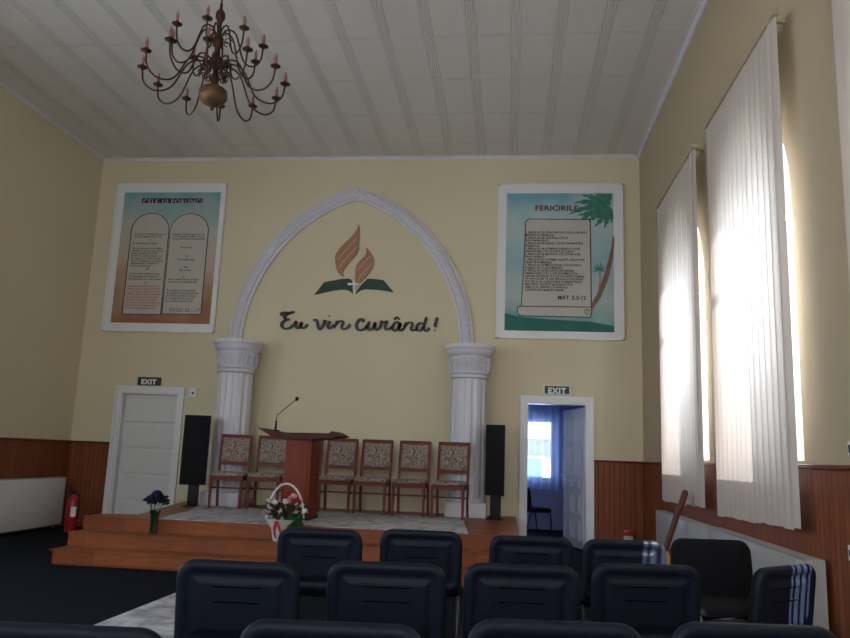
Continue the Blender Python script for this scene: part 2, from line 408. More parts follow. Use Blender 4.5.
prism(bm, [(XL, 0), (LD[0], 0), (LD[0], LD[2]), (LD[1], LD[2]), (LD[1], 0), (RD[0], 0), (RD[0], RD[2]), (RD[1], RD[2]), (RD[1], 0), (XR, 0), (XR, ZC), (XL, ZC)], 'y', YB, YB + 0.22)
struct(finish('wall_back', bm, 'paint_cream', smooth=0))
FRONT_FILL_WIN = [(-5.9, -4.3), (-1.0, 0.6)]  # unseen openings behind the camera, added to brighten the back wall
bm = bmesh.new(); xx_ = XL
for a, b in FRONT_FILL_WIN:
    box(bm, xx_, a, YF - 0.2, YF, 0, ZC); box(bm, a, b, YF - 0.2, YF, 0, SILL)
    prism(bm, arch_outline(a, b) + [(b, ZC), (a, ZC)], 'y', YF - 0.2, YF); xx_ = b
box(bm, xx_, XR, YF - 0.2, YF, 0, ZC)
struct(finish('wall_front', bm, 'paint_cream', smooth=0))
for i_, (a, b) in enumerate(FRONT_FILL_WIN):
    bm = bmesh.new(); out = [(a, SILL)] + arch_outline(a, b) + [(b, SILL)]; c_ = (a + b)/2
    for q in ((a, a + 0.06, SILL, SPR), (b - 0.06, b, SILL, SPR), (a, b, SILL, SILL + 0.06), (c_ - 0.03, c_ + 0.03, SILL, TOP - 0.02), (a, b, SPR - 0.03, SPR + 0.03)): box(bm, q[0], q[1], YF - 0.13, YF - 0.08, q[2], q[3])
    o = struct(finish('window_%d' % (9 + i_), bm, 'white_gloss', smooth=0)); finish('pane', P(out, 'y', YF - 0.109, YF - 0.101), 'pane', parent=o, smooth=0)
struct(finish('floor', B(XL - T, XR + T, YF - 0.2, YB + 0.22, -0.1, 0), 'carpet_navy', smooth=0))
struct(finish('ceiling', B(XL - T, XR + T, YF - 0.2, YB + 0.22, ZC, ZC + 0.1), 'ceiling_tile', smooth=0))
# cornices
def cornice(name, pts, a, b, ax): struct(finish(name, P(pts, ax, a, b), 'white_plaster', smooth=0))
cornice('trim_1', [(XR, ZC), (XR, ZC-0.07), (XR-0.02, ZC-0.07), (XR-0.02, ZC-0.05), (XR-0.05, ZC-0.02), (XR-0.07, ZC-0.02), (XR-0.07, ZC)], YF, YB, 'y')
cornice('trim_2', [(XL, ZC), (XL, ZC-0.04), (XL+0.04, ZC)], YF, YB, 'y')
cornice('trim_3', [(YB, ZC), (YB, ZC-0.04), (YB-0.04, ZC)], XL, XR, 'x')
# wainscot
def wains(n, x0, x1, y0, y1, cx0, cx1, cy0, cy1):
    struct(finish('trim_%d' % n, B(x0, x1, y0, y1, 0, ZW - 0.03), 'wainscot', smooth=0))
    struct(finish('trim_%d' % (n + 1), B(cx0, cx1, cy0, cy1, ZW - 0.03, ZW, bev=0.006), 'cherry', smooth=30))
wains(4, XR - 0.025, XR, YF, YB, XR - 0.045, XR, YF, YB)
wains(6, XL, XL + 0.025, YF, YB, XL, XL + 0.045, YF, YB)
wains(8, XL + 0.025, LD[0] - 0.10, YB - 0.025, YB, XL + 0.045, LD[0] - 0.10, YB - 0.045, YB)
wains(10, RD[1] + 0.07, XR - 0.025, YB - 0.025, YB, RD[1] + 0.07, XR - 0.045, YB - 0.045, YB)

# windows (frame + pane) on the right wall and in the added left openings
def window(n, y0, y1, xc):
    fr = bmesh.new(); w = 0.05
    out = [(y0, SILL)] + arch_outline(y0, y1) + [(y1, SILL)]
    c, r = (y0 + y1)/2, (y1 - y0)/2
    inn = [(y0 + w, SILL + w)] + [(c + (p[0]-c)*(r-w)/r, SPR + (p[1]-SPR)*(TOP-SPR-w)/(TOP-SPR)) for p in out[1:-1]] + [(y1 - w, SILL + w)]
    k = len(out)
    for xa in (0,):
        VA = [[fr.verts.new((x, p[0], p[1])) for p in L] for x in (xc - 0.03, xc + 0.03) for L in (out, inn)]
        for i in range(k):
            j = (i + 1) % k
            fr.faces.new((VA[0][i], VA[0][j], VA[1][j], VA[1][i])); fr.faces.new((VA[2][i], VA[2][j], VA[3][j], VA[3][i]))
            fr.faces.new((VA[0][i], VA[0][j], VA[2][j], VA[2][i])); fr.faces.new((VA[1][i], VA[1][j], VA[3][j], VA[3][i]))
    if n != 3: box(fr, xc - 0.02, xc + 0.02, y0 + w, y1 - w, SPR - 0.02, SPR + 0.02)
    o = struct(finish('window_%d' % n, fr, 'white_gloss', smooth=0))
    finish('pane', P(out, 'x', xc - 0.004, xc + 0.004), 'pane', parent=o, smooth=0)
for i, (a, b) in enumerate(WIN): window(i + 1, a, b, XR + 0.17)
for i, (a, b) in enumerate(LEFT_FILL_WIN): window(i + 5, a, b, XL - 0.17)

# ------------------------------------------------------------------ doors
def casing(name, d, w, th=0.03):
    x0, x1, zt = d
    bm = P([(x0 - w, 0), (x0, 0), (x0, zt), (x1, zt), (x1, 0), (x1 + w, 0), (x1 + w, zt + w), (x0 - w, zt + w)], 'y', YB - th, YB)
    prism(bm, [(x0 - w - 0.01, 0), (x0 - w + 0.03, 0), (x0 - w + 0.03, zt + w - 0.03), (x1 + w - 0.03, zt + w - 0.03), (x1 + w - 0.03, 0), (x1 + w + 0.01, 0), (x1 + w + 0.01, zt + w + 0.01), (x0 - w - 0.01, zt + w + 0.01)], 'y', YB - th - 0.015, YB - 0.001)
    # jamb lining
    prism(bm, [(x0, 0), (x0 + 0.02, 0), (x0 + 0.02, zt - 0.02), (x1 - 0.02, zt - 0.02), (x1 - 0.02, 0), (x1, 0), (x1, zt), (x0, zt)], 'y', YB - 0.01, YB + 0.22)
    return struct(finish(name, bm, 'white_gloss', smooth=0))
casing('trim_12', LD, 0.09); casing('trim_13', RD, 0.085)
x0, x1, zt = LD
bm = B(x0 + 0.022, x1 - 0.022, YB + 0.10, YB + 0.14, 0.01, zt - 0.022)
zz = 0.06
for h in (0.35, 0.35, 0.35, 0.35, 0.35):       # horizontal flush fields with fine grooves between
    box(bm, x0 + 0.05, x1 - 0.05, YB + 0.080, YB + 0.101, zz, zz + h, bev=0.006); zz += h + 0.045
d1 = struct(finish('door_1', bm, 'white_door', smooth=20))
# open panelled door leaf in the right doorway
leaf = bpy.data.objects.new('door_2', None); C.objects.link(leaf); struct(leaf)
leaf.location = (1.12, YB + 0.20, 0); leaf.rotation_euler = (0, 0, R(106))
W_, H_ = 0.83, 2.08
bm = B(0, W_, -0.02, 0.02, 0.01, H_)
for cx in (0.09, 0.455):
    for (za, zb) in ((0.12, 0.42), (0.50, 0.80), (0.88, 1.06), (1.14, 1.42), (1.50, 1.96)):
        for s in (-1, 1):
            fr = [(cx, za), (cx + 0.285, za), (cx + 0.285, zb), (cx, zb)]
            for (u0, u1, v0, v1) in ((cx, cx+0.285, za, za+0.02), (cx, cx+0.285, zb-0.02, zb), (cx, cx+0.02, za, zb), (cx+0.265, cx+0.285, za, zb)):
                box(bm, u0, u1, min(s*0.019, s*0.032), max(s*0.019, s*0.032), v0, v1)
            box(bm, cx+0.06, cx+0.225, min(s*0.019, s*0.029), max(s*0.019, s*0.029), za+0.06, zb-0.06, bev=0.004)
finish('door_leaf', bm, 'door_white_skylit', parent=leaf, smooth=0)
for s in (1, -1):
    bm = bmesh.new(); box(bm, W_-0.075, W_-0.04, min(s*0.02, s*0.028), max(s*0.02, s*0.028), 0.92, 1.14)
    tube(bm, [(W_-0.058, s*0.02, 1.06), (W_-0.058, s*0.06, 1.06), (W_-0.16, s*0.06, 1.06)], 0.009)
    finish('door_handle', bm, 'steel', parent=leaf)

# ------------------------------------------------------------------ side room behind the right door
IY = 14.9; IX0, IX1, IZ = -1.6, 1.75, 2.75
IW = (-0.62, 0.86, 0.90, 2.06)
bm = bmesh.new()
prism(bm, [(IX0, 0), (IX1, 0), (IX1, IZ), (IW[1], IZ), (IW[1], IW[2]), (IW[0], IW[2]), (IW[0], IZ), (IX0, IZ)], 'y', IY, IY + 0.25)
box(bm, IW[0], IW[1], IY, IY + 0.25, IW[3], IZ)
struct(finish('wall_side_room_back', bm, 'paint_skylit', smooth=0))
struct(finish('wall_side_room_left', B(IX0 - 0.1, IX0, YB + 0.22, IY + 0.25, 0, IZ), 'paint_skylit', smooth=0))
struct(finish('wall_side_room_right', B(IX1, IX1 + 0.1, YB + 0.22, IY + 0.25, 0, IZ), 'paint_skylit', smooth=0))
bm = B(IX0, RD[0] - 0.001, YB + 0.221, YB + 0.24, 0, IZ); box(bm, RD[1] + 0.001, IX1, YB + 0.221, YB + 0.24, 0, IZ); box(bm, RD[0] - 0.001, RD[1] + 0.001, YB + 0.221, YB + 0.24, RD[2] + 0.001, IZ)
struct(finish('wall_side_room_front', bm, 'paint_skylit', smooth=0))
struct(finish('floor_side_room', B(IX0 - 0.1, IX1 + 0.1, YB + 0.22, IY + 0.25, -0.1, 0), 'carpet_navy', smooth=0))
struct(finish('ceiling_side_room', B(IX0 - 0.1, IX1 + 0.1, YB + 0.22, IY + 0.25, IZ, IZ + 0.1), 'paint_skylit', smooth=0))
bm = bmesh.new()
a, b, c, d = IW
for q in ((a, b, c, c+0.06), (a, b, d-0.06, d), (a, a+0.06, c, d), (b-0.06, b, c, d), (0.10, 0.17, c, d)):
    box(bm, q[0], q[1], IY + 0.08, IY + 0.14, q[2], q[3])
box(bm, a - 0.05, b + 0.05, IY - 0.06, IY + 0.08, c - 0.04, c)
w8 = struct(finish('window_8', bm, 'white_gloss', smooth=0))
finish('pane', B(a + 0.05, b - 0.05, IY + 0.105, IY + 0.113, c + 0.05, d - 0.05), 'pane', parent=w8, smooth=0)
# sheer curtain
bm = bmesh.new(); n = 90; pv = None
for i in range(n + 1):
    x = -0.75 + 1.78 * i / n; y = IY - 0.16 + 0.02 * math.sin(i * 0.9)
    cur = (bm.verts.new((x, y, 0.72)), bm.verts.new((x, y, 2.34)))
    if pv: bm.faces.new((pv[0], cur[0], cur[1], pv[1]))
    pv = cur
t = thing('sheer_curtain', 'sheer bluish curtain over the window of the side room', 'curtain', (0, 0, 0))
finish('curtain_cloth', bm, 'sheer_curtain', t)
bm = bmesh.new(); tube(bm, [(-0.85, IY - 0.16, 2.36), (1.12, IY - 0.16, 2.36)], 0.012)
for xx in (-0.7, 1.0): tube(bm, [(xx, IY - 0.16, 2.36), (xx, IY - 0.001, 2.36)], 0.008)
finish('curtain_rod', bm, 'white_gloss', t)
# neighbour house outside that window
t = thing('neighbour_house', 'white house with a grey roof seen through the side room window', 'house', (0, 20, -0.6))
bm = B(-4, 4.4, 0, 5, 0, 2.45); finish('wall', bm, 'house_wall', t, smooth=0)
finish('roof', P([(-0.5, 2.42), (2.5, 3.2), (5.5, 2.42), (5.5, 2.52), (2.5, 3.32), (-0.5, 2.52)], 'x', -4.3, 4.7), 'house_roof', t, smooth=0)
f = finish('window', B(0.42, 0.92, -0.05, 0.02, 0.95, 2.0, bev=0.01), 'white_gloss', t); finish('pane', B(0.48, 0.86, -0.06, -0.045, 1.01, 1.94), 'house_glass', f, smooth=0)
# ground outside
mat('earth_outside', (0.30, 0.30, 0.28), 0.9, 0.2, 2)
struct(finish('ground', B(-40, 40, -25, 45, -0.75, -0.6), 'earth_outside', smooth=0))

# ------------------------------------------------------------------ stage
st = thing('stage', 'reddish laminate stage platform with three steps along the back wall', 'stage', (0, 0, 0))
SR = 0.125
yb = YB - 0.002
def tier(x0, y0, z0, z1, xr=SR):
    c = 0.12
    pts = [(x0 + c, y0), (xr, y0), (xr, yb), (-4.98, yb), (-4.44, y0 + 0.95), (-4.44, y0 + 0.75), (x0, y0 + 0.62), (x0, y0 + c)]
    if z1 < 0.4: pts = [(x0 + 0.06, y0), (xr, y0), (xr, 8.545), (x0, 8.545), (x0, y0 + 0.06)]
    return pts
finish('step', P(tier(-4.84, 7.93, 0, 0.15), 'z', 0, 0.15), 'laminate', st, smooth=0)
finish('step', P([(-4.84, 8.26), (SR, 8.26), (SR, 8.60), (-4.84, 8.60)], 'z', 0.15, 0.30), 'laminate', st, smooth=0)
finish('platform', P([(-4.84, 8.545), (SR, 8.545), (SR, yb), (-4.95, yb), (-4.43, 9.05), (-4.84, 8.92)], 'z', 0.0, SZ), 'laminate', st, smooth=0)
# nosing strips
bm = bmesh.new()
for y0, z in ((7.93, 0.15), (8.26, 0.30), (8.545, 0.45)): box(bm, -4.84, SR, y0 - 0.012, y0 + 0.03, z - 0.012, z + 0.003)
finish('nosing', bm, 'laminate', st, smooth=0)

def rug(name, label, pts, z):
    return tag(finish(name, P(pts, 'z', z, z + 0.008), 'rug_grey', smooth=0), label, 'rug')
rug('stage_rug', 'grey marbled rug on the stage under the lectern and the wooden chairs', [(-3.95, 8.56), (-0.42, 8.60), (-0.62, 10.72), (-4.38, 10.72), (-4.15, 9.9)], SZ + 0.004)
rug('aisle_runner', 'grey marbled runner on the dark carpet of the aisle', [(-2.93, 1.0), (-2.05, 1.0), (-2.05, 7.4), (-2.88, 7.4)], 0.002)

# ------------------------------------------------------------------ columns and arch
def column(cx, label, ww):
    t = thing('fluted_column', label, 'column', (cx, 11.2, SZ), group=None)
    finish('base', B(-0.29, 0.29, -0.3, YB - 11.2 - 0.002, 0, 0.20, bev=0.01), 'white_plaster', t)
    bm = bmesh.new()
    fl = lambda a: 0.085 * max(0.0, math.cos(10 * a)) ** 0.6 if math.cos(10*a) > 0 else 0
    z0, z1 = 0.20, 1.95
    lathe(bm, [(0.275, z0), (0.28, z0 + 0.03), (0.262, z0 + 0.06)], 60)
    lathe(bm, [(0.262, z0 + 0.06), (0.262, z0 + 0.12), (0.255, z1 - 0.1), (0.255, z1)], 160, flute=fl)
    finish('shaft', bm, 'white_plaster', t, smooth=50)
    bm = bmesh.new()
    lathe(bm, [(0.262, z1), (0.285, z1 + 0.02), (0.262, z1 + 0.045), (0.262, z1 + 0.06), (0.29, z1 + 0.08), (0.268, z1 + 0.10), (0.272, z1 + 0.11),
               (0.285, z1 + 0.33), (0.30, z1 + 0.34), (0.33, z1 + 0.36), (0.345, z1 + 0.40), (0.355, z1 + 0.44), (0.375, z1 + 0.45), (0.375, z1 + 0.50), (0.0, z1 + 0.50)], 64)
    cap = finish('capital', bm, 'white_plaster', t, smooth=50)
    # carved scroll and leaf relief around the bell
    bm = bmesh.new()
    for k in range(16):
        a = 2*PI*k/16
        def q(da, r, z): return (r*math.cos(a+da), r*math.sin(a+da), z1 + z)
        tube(bm, [q(0, 0.285, 0.12), q(0.0, 0.30, 0.18), q(0.02, 0.312, 0.235), q(0.06, 0.322, 0.25)], 0.024, 6, 3, r1=0.008)
        tube(bm, [q(-0.13, 0.288, 0.14), q(-0.10, 0.30, 0.20), q(-0.15, 0.312, 0.225), q(-0.19, 0.308, 0.195), q(-0.16, 0.308, 0.175)], 0.009, 5, 3)
        sp = [q(0.0 + 0.075*math.cos(j*0.9)*(1-j/11), 0.306, 0.275 + 0.038*math.sin(j*0.9)*(1-j/11)) for j in range(9)]
        tube(bm, sp, 0.009, 5, 2)
        lathe(bm, [(0.0, -0.012), (0.011, 0), (0.0, 0.012)], 6, c=q(0.19, 0.302, 0.285))
    finish('carved_relief', bm, 'white_plaster', cap, smooth=50)
    return t
column(-4.155, 'white fluted column under the left foot of the arch', 0)
column(-0.59, 'white fluted column under the right foot of the arch', 0)
# pointed arch moulding: swept profile following two circular arcs
ax, az0, hw, hh = -2.50, 2.955, 1.94, 2.56
tt = ((hw*hw + hh*hh) / (2*hw))      # radius if the foot tangent is vertical
Rr = tt * 1.03
def arc_pts(side, n=30):
    # circle through foot (hw,0) and apex (0,hh) with radius Rr
    fx, fz, px, pz = hw, 0.0, 0.0, hh
    mx, mz = (fx+px)/2, (fz+pz)/2; d = math.hypot(fx-px, fz-pz); h = math.sqrt(Rr*Rr - d*d/4)
    nx, nz = -(pz-fz)/d, (px-fx)/d
    c1 = (mx + nx*h, mz + nz*h)
    a0 = math.atan2(fz-c1[1], fx-c1[0]); a1 = math.atan2(pz-c1[1], px-c1[0])
    return [(c1[0] + Rr*math.cos(a0 + (a1-a0)*k/n), c1[1] + Rr*math.sin(a0+(a1-a0)*k/n)) for k in range(n+1)]
right_arc = arc_pts(1)
path = [(-x, z) for x, z in right_arc] + [(x, z) for x, z in reversed(right_arc)][1:]
am = thing('arch_moulding', 'white carved pointed arch moulding joining the two columns', 'arch', (0, 0, 0))
bm = bmesh.new()
WD = 0.215
prof = [(0, 0), (0, 0.05), (0.03, 0.065), (0.045, 0.045), (0.06, 0.075), (WD*0.5, 0.095), (WD-0.06, 0.075), (WD-0.045, 0.045), (WD-0.03, 0.065), (WD, 0.05), (WD, 0)]
rings = []
for i, (x, z) in enumerate(path):
    p0, p1 = path[max(0, i-1)], path[min(len(path)-1, i+1)]
    t2 = Vector((p1[0]-p0[0], p1[1]-p0[1])).normalized(); nrm = Vector((t2.y, -t2.x))
    k = 1.0
    if i == len(right_arc) - 1: nrm = Vector((0, -1)); k = 1.15
    rings.append([bm.verts.new((ax + x + nrm.x*o*k, YB - 0.001 - d, az0 + z + nrm.y*o*k)) for o, d in prof])
for A, Bq in zip(rings, rings[1:]):
    for i in range(len(prof) - 1): bm.faces.new((A[i], A[i+1], Bq[i+1], Bq[i]))
    bm.faces.new((A[-1], A[0], Bq[0], Bq[-1]))
bm.faces.new(rings[0]); bm.faces.new(rings[-1][::-1])
finish('moulding', bm, 'white_plaster', am, smooth=40)
# carved running scroll on the moulding face
bm = bmesh.new()
L = 0.0; last = None; cnt = 0
dense = catmull([(p[0], 0, p[1]) for p in path], 6)
acc = 0; nxt = 0.05
for a, b in zip(dense, dense[1:]):
    seg = (b - a).length; acc += seg
    if acc > nxt and seg > 0:
        nxt += 0.115; cnt += 1
        t3 = (b - a).normalized(); nr = Vector((t3.z, 0, -t3.x))
        ctr = Vector((ax, 0, az0)) + a + nr * (WD/2); s = 1 if cnt % 2 else -1
        pts = []
        for j in range(9):
            an = j*0.8; rr = 0.048*(1 - j/10.5)
            pts.append(ctr + t3*(rr*math.cos(an)) + nr*(s*rr*math.sin(an)) + Vector((0, YB - 0.092, 0)))
        tube(bm, pts, 0.014, 5, 2)
        tube(bm, [ctr + t3*0.03 - nr*s*0.05 + Vector((0, YB-0.078, 0)), ctr + t3*0.07 - nr*s*0.02 + Vector((0, YB-0.095, 0)), ctr + t3*0.1 + nr*s*0.02 + Vector((0, YB-0.09, 0))], 0.009, 5, 2, r1=0.004)
finish('carved_relief', bm, 'white_plaster', am, smooth=50)

# ------------------------------------------------------------------ emblem (flames over an open book)
def E(cx, cy, Y=YB): return at(310 + cx/7.978, 220 + cy/7.978, Y)
em = thing('wall_emblem', 'copper flames above a dark green open book on the back wall', 'emblem', (0, 0, 0))
def smooth2(pts, n=4): return [(p.x, p.y) for p in catmull([(a, b, 0) for a, b in pts], n)]
def relief(name, px, y0, y1, m, par, sm=0):
    q = smooth2(px, sm) if sm else px
    return finish(name, P([E(*p) for p in q], 'y', y0, y1), m, par, smooth=0)
fl1 = relief('flame', [(392, 36), (396, 90), (393, 160), (388, 240), (365, 285), (320, 335), (280, 385), (264, 420), (270, 455), (232, 428), (212, 385), (205, 330), (206, 285), (238, 230), (285, 185), (335, 135), (375, 85)], YB - 0.035, YB - 0.002, 'copper', em, 3)
fl2 = relief('flame', [(448, 220), (480, 250), (502, 295), (509, 325), (500, 385), (465, 435), (425, 480), (398, 502), (366, 500), (364, 440), (372, 370), (405, 325), (440, 290), (452, 260)], YB - 0.035, YB - 0.002, 'copper', em, 3)
def ribbon2(name, strokes, y0, y1, m, par, w=3.0, fn=E, sm=5):
    bm = bmesh.new()
    for s in strokes:
        ww = w
        if isinstance(s[0], (int, float)): ww, s = s[0] * 1.18, s[1:]
        q = [Vector((p[0], p[1])) for p in (smooth2(s, sm) if len(s) > 2 else s)]
        Lf, Rt_ = [], []
        n = len(q)
        for i, p in enumerate(q):
            t4 = (q[min(i+1, n-1)] - q[max(i-1, 0)])
            if t4.length < 1e-6: t4 = Vector((1, 0))
            t4.normalize(); no = Vector((-t4.y, t4.x))
            wl = ww * (0.55 + 0.45 * abs(t4.y)) if par is not em else ww
            e = 0.55 if i in (0, n-1) else 1
            Lf.append(p + no*wl*0.5*e); Rt_.append(p - no*wl*0.5*e)
        for i in range(n - 1):
            prism(bm, [fn(*Lf[i]), fn(*Lf[i+1]), fn(*Rt_[i+1]), fn(*Rt_[i])], 'y', y0, y1)
    return finish(name, bm, m, par, smooth=0)
for ln_ in [[(225, 325), (262, 275), (315, 215), (372, 155)], [(232, 395), (262, 345), (315, 285), (374, 222)]]: ribbon2('engraved_line', [ln_], YB - 0.038, YB - 0.034, 'copper_line', fl1, 6)
for ln_ in [[(376, 410), (410, 370), (450, 325), (486, 290)], [(386, 490), (410, 445), (450, 400), (500, 345)]]: ribbon2('engraved_line', [ln_], YB - 0.038, YB - 0.034, 'copper_line', fl2, 6)
relief('book_page', [(38, 598), (78, 548), (117, 498), (180, 488), (250, 474), (315, 470), (332, 480), (342, 498), (342, 592), (325, 572), (290, 556), (240, 556), (170, 568), (100, 584)], YB - 0.03, YB - 0.002, 'book_green', em)
relief('book_page', [(370, 592), (382, 560), (420, 512), (462, 470), (520, 474), (590, 484), (625, 528), (670, 578), (600, 566), (520, 556), (440, 553), (400, 565)], YB - 0.03, YB - 0.002, 'book_green', em)
relief('cross', [(346, 490), (361, 490), (361, 506), (392, 506), (392, 524), (361, 524), (361, 598), (346, 598), (346, 524), (304, 524), (304, 506), (346, 506)], YB - 0.04, YB - 0.002, 'sign_white', em)

# ------------------------------------------------------------------ script lettering
def T5(cx, cy): return at(275 + cx/5.0, 300 + cy/5.0, YB)
words = [
 ('dark brown script word "Eu" on the wall below the emblem', [
  [[14, (38, 78), (34, 70), (48, 64), (72, 66), (100, 60)], [15, (84, 66), (62, 72), (50, 84), (58, 98), (76, 98)], [14, (62, 98), (42, 112), (36, 130), (50, 144), (74, 142), (94, 126)]],
  [[12, (96, 128), (108, 108), (106, 128), (112, 142), (124, 138), (136, 112)], [12, (136, 110), (132, 132), (142, 142), (154, 136), (166, 122)]]]),
 ('dark brown script word "vin" on the wall between "Eu" and "curând"', [
  [[12, (192, 104), (206, 100), (214, 112), (218, 138), (226, 148), (240, 132), (250, 112), (246, 104), (262, 108)]],
  [[12, (276, 106), (266, 130), (272, 143), (284, 138), (296, 124)], [13, (270, 84), (276, 80)]],
  [[12, (310, 104), (299, 142)], [12, (301, 130), (318, 110), (336, 107), (342, 116), (335, 138), (345, 147), (362, 140), (378, 122)]]]),
 ('dark brown script word "curând!" on the wall right of "vin"', [
  [[14, (442, 112), (440, 98), (424, 100), (410, 122), (412, 144), (430, 152), (452, 142), (466, 126)]],
  [[12, (474, 108), (464, 134), (472, 150), (490, 142), (504, 112)], [12, (504, 112), (500, 138), (510, 150), (524, 140), (536, 110)]],
  [[12, (528, 104), (546, 113), (562, 108), (552, 132), (556, 148), (572, 146), (590, 132)]],
  [[12, (626, 118), (608, 112), (592, 128), (590, 148), (604, 154), (620, 138), (630, 114)], [12, (630, 114), (620, 140), (630, 154), (646, 142)], [9, (596, 100), (610, 87), (624, 100)]],
  [[12, (656, 112), (643, 152)], [12, (645, 138), (664, 117), (682, 114), (688, 123), (681, 145), (692, 154), (716, 142)]],
  [[12, (742, 120), (724, 117), (710, 134), (712, 152), (728, 153), (746, 132)], [13, (758, 86), (746, 134), (750, 152), (762, 154), (774, 140)]],
  [[15, (813, 88), (806, 112), (800, 136)], [14, (796, 155), (803, 152)]]])]
for lab, letters in words:
    t = thing('wall_word', lab, 'lettering', (0, 0, 0))
    for le in letters: ribbon2('letter', le, YB - 0.032, YB - 0.002, 'letter_brown', t, 10, fn=T5)

# ------------------------------------------------------------------ posters
PY = YB - 0.035
def sheet(name, pts, m, par, y=PY, th=0.002): return finish(name, P(pts, 'y', y - th, y), m, par, smooth=0)
def framebox(par, x0, x1, z0, z1, w):
    bm = bmesh.new()
    box(bm, x0, x1, PY - 0.004, YB - 0.002, z0, z1)
    for q in ((x0, x1, z0, z0 + 0.03), (x0, x1, z1 - 0.03, z1), (x0, x0 + 0.03, z0, z1), (x1 - 0.03, x1, z0, z1)):
        box(bm, q[0], q[1], PY - 0.016, PY - 0.002, q[2], q[3])
    finish('frame', bm, 'white_gloss', par, smooth=0)
pl = thing('commandments_poster', 'framed poster with two stone tablets on the wall above the left door', 'poster', (0, 0, 0))
framebox(pl, -6.59, -4.69, 3.075, 5.575, 0.12)
pic = finish('picture', B(-6.44, -4.775, PY - 0.007, PY - 0.004, 3.215, 5.42), 'print_sunset', pl, smooth=0)
def tablet(x0, x1, z0, zs, zt):
    c, r = (x0+x1)/2, (x1-x0)/2
    o = [(c + r*math.cos(PI*k/18), zs + (zt-zs)*math.sin(PI*k/18)) for k in range(19)]
    return [(x0, z0), (x1, z0)] + o
a = sheet('tablet', tablet(-6.265, -5.60, 3.35, 4.75, 5.065), 'ink', pic, PY - 0.007); a2 = sheet('tablet_face', tablet(-6.247, -5.612, 3.362, 4.75, 5.052), 'tablet', a, PY - 0.0095)
b = sheet('tablet', tablet(-5.59, -4.925, 3.365, 4.75, 5.058), 'ink', pic, PY - 0.007); b2 = sheet('tablet_face', tablet(-5.577, -4.94, 3.377, 4.75, 5.045), 'tablet', b, PY - 0.0095)
ty = PY - 0.0125
sheet('heading_band', [(-6.13, 5.235), (-5.07, 5.235), (-5.07, 5.315), (-6.13, 5.315)], 'ink', pic, PY - 0.007)
textmesh('heading', 'CELE 10 PORUNCI', 0.105, -6.11, 5.308, PY - 0.0105, 'tablet', pic, width=1.02, spacing=1.1)
c1 = "Eu sunt Domnul, Dumnezeul tău, care te-a\nscos din ţara Egiptului, din casa robiei."
c2 = "Să n-ai alţi dumnezei afară de Mine.\nII\nSă nu-ţi faci chip cioplit, nici vreo înfăţişare\na lucrurilor care sunt sus în ceruri, sau jos pe\npământ, sau în apele mai de jos decât\npământul. Să nu te închini înaintea lor şi să\nnu le slujeşti; căci Eu, Domnul, Dumnezeul\ntău, sunt un Dumnezeu gelos, care pedepsesc\nnelegiuirea părinţilor în copii până la al\ntreilea şi la al patrulea neam."
c3 = "Să nu iei în deşert Numele Domnului,\nDumnezeului tău; căci Domnul nu va\nlăsa nepedepsit pe cel ce va lua în deşert."
c4 = "Adu-ţi aminte de ziua de odihnă, ca s-o\nsfinţeşti. Să lucrezi şase zile, şi să-ţi faci\nlucrul tău. Dar ziua a şaptea este ziua de\nodihnă închinată Domnului, Dumnezeului\ntău: să nu faci nicio lucrare în ea, nici tu,\nnici fiul tău, nici fiica ta, nici robul tău,\nnici roaba ta, nici vita ta, nici străinul care\neste în casa ta. Căci în şase zile a făcut\nDomnul cerurile, pământul şi marea."
def para(s, x, z, wdt, hgt, m, par, cnt=False):
    n = s.count('\n') + 1; size = hgt / n / 1.0
    return textmesh('text_block', s, size, x, z, ty, m, par, width=wdt, align='CENTER' if cnt else 'LEFT', bold=0.0006)
para(c1, -6.19, 4.72, 0.54, 0.085, 'ink', a2); para('I', -5.92, 4.62, 0.012, 0.05, 'ink', a2)
para(c2, -6.21, 4.56, 0.56, 0.42, 'ink', a2); para('III', -5.93, 4.13, 0.04, 0.05, 'ink', a2)
para(c3, -6.21, 4.05, 0.56, 0.13, 'ink', a2); para('IV', -5.94, 3.90, 0.04, 0.05, 'ink', a2)
para(c4, -6.22, 3.845, 0.58, 0.41, 'ink_red', a2)
para("Cinsteşte pe tatăl tău şi pe mama ta,\nca să ţi se lungească zilele în ţara pe\ncare ţi-o dă Domnul, Dumnezeul tău.", -5.54, 4.72, 0.56, 0.12, 'ink', b2)
para("Să nu ucizi.", -5.38, 4.50, 0.20, 0.045, 'ink', b2)
para("VII\nSă nu preacurveşti.", -5.26, 4.35, 0.30, 0.10, 'ink', b2, True)
para("VIII\nSă nu furi.", -5.26, 4.17, 0.20, 0.10, 'ink', b2, True)
para("IX\nSă nu mărturiseşti strâmb\nîmpotriva aproapelui tău.", -5.28, 4.00, 0.52, 0.12, 'ink', b2, True)
para("Să nu pofteşti casa aproapelui tău;\nsă nu pofteşti nevasta aproapelui tău,\nnici robul lui, nici roaba lui, nici boul\nlui, nici măgarul lui, nici vreun alt\nlucru care este al aproapelui tău.", -5.55, 3.78, 0.54, 0.22, 'ink', b2)
textmesh('text_block', 'EXOD 20.1-17', 0.085, -5.46, 3.475, ty, 'ink', b2, width=0.50, spacing=1.1)

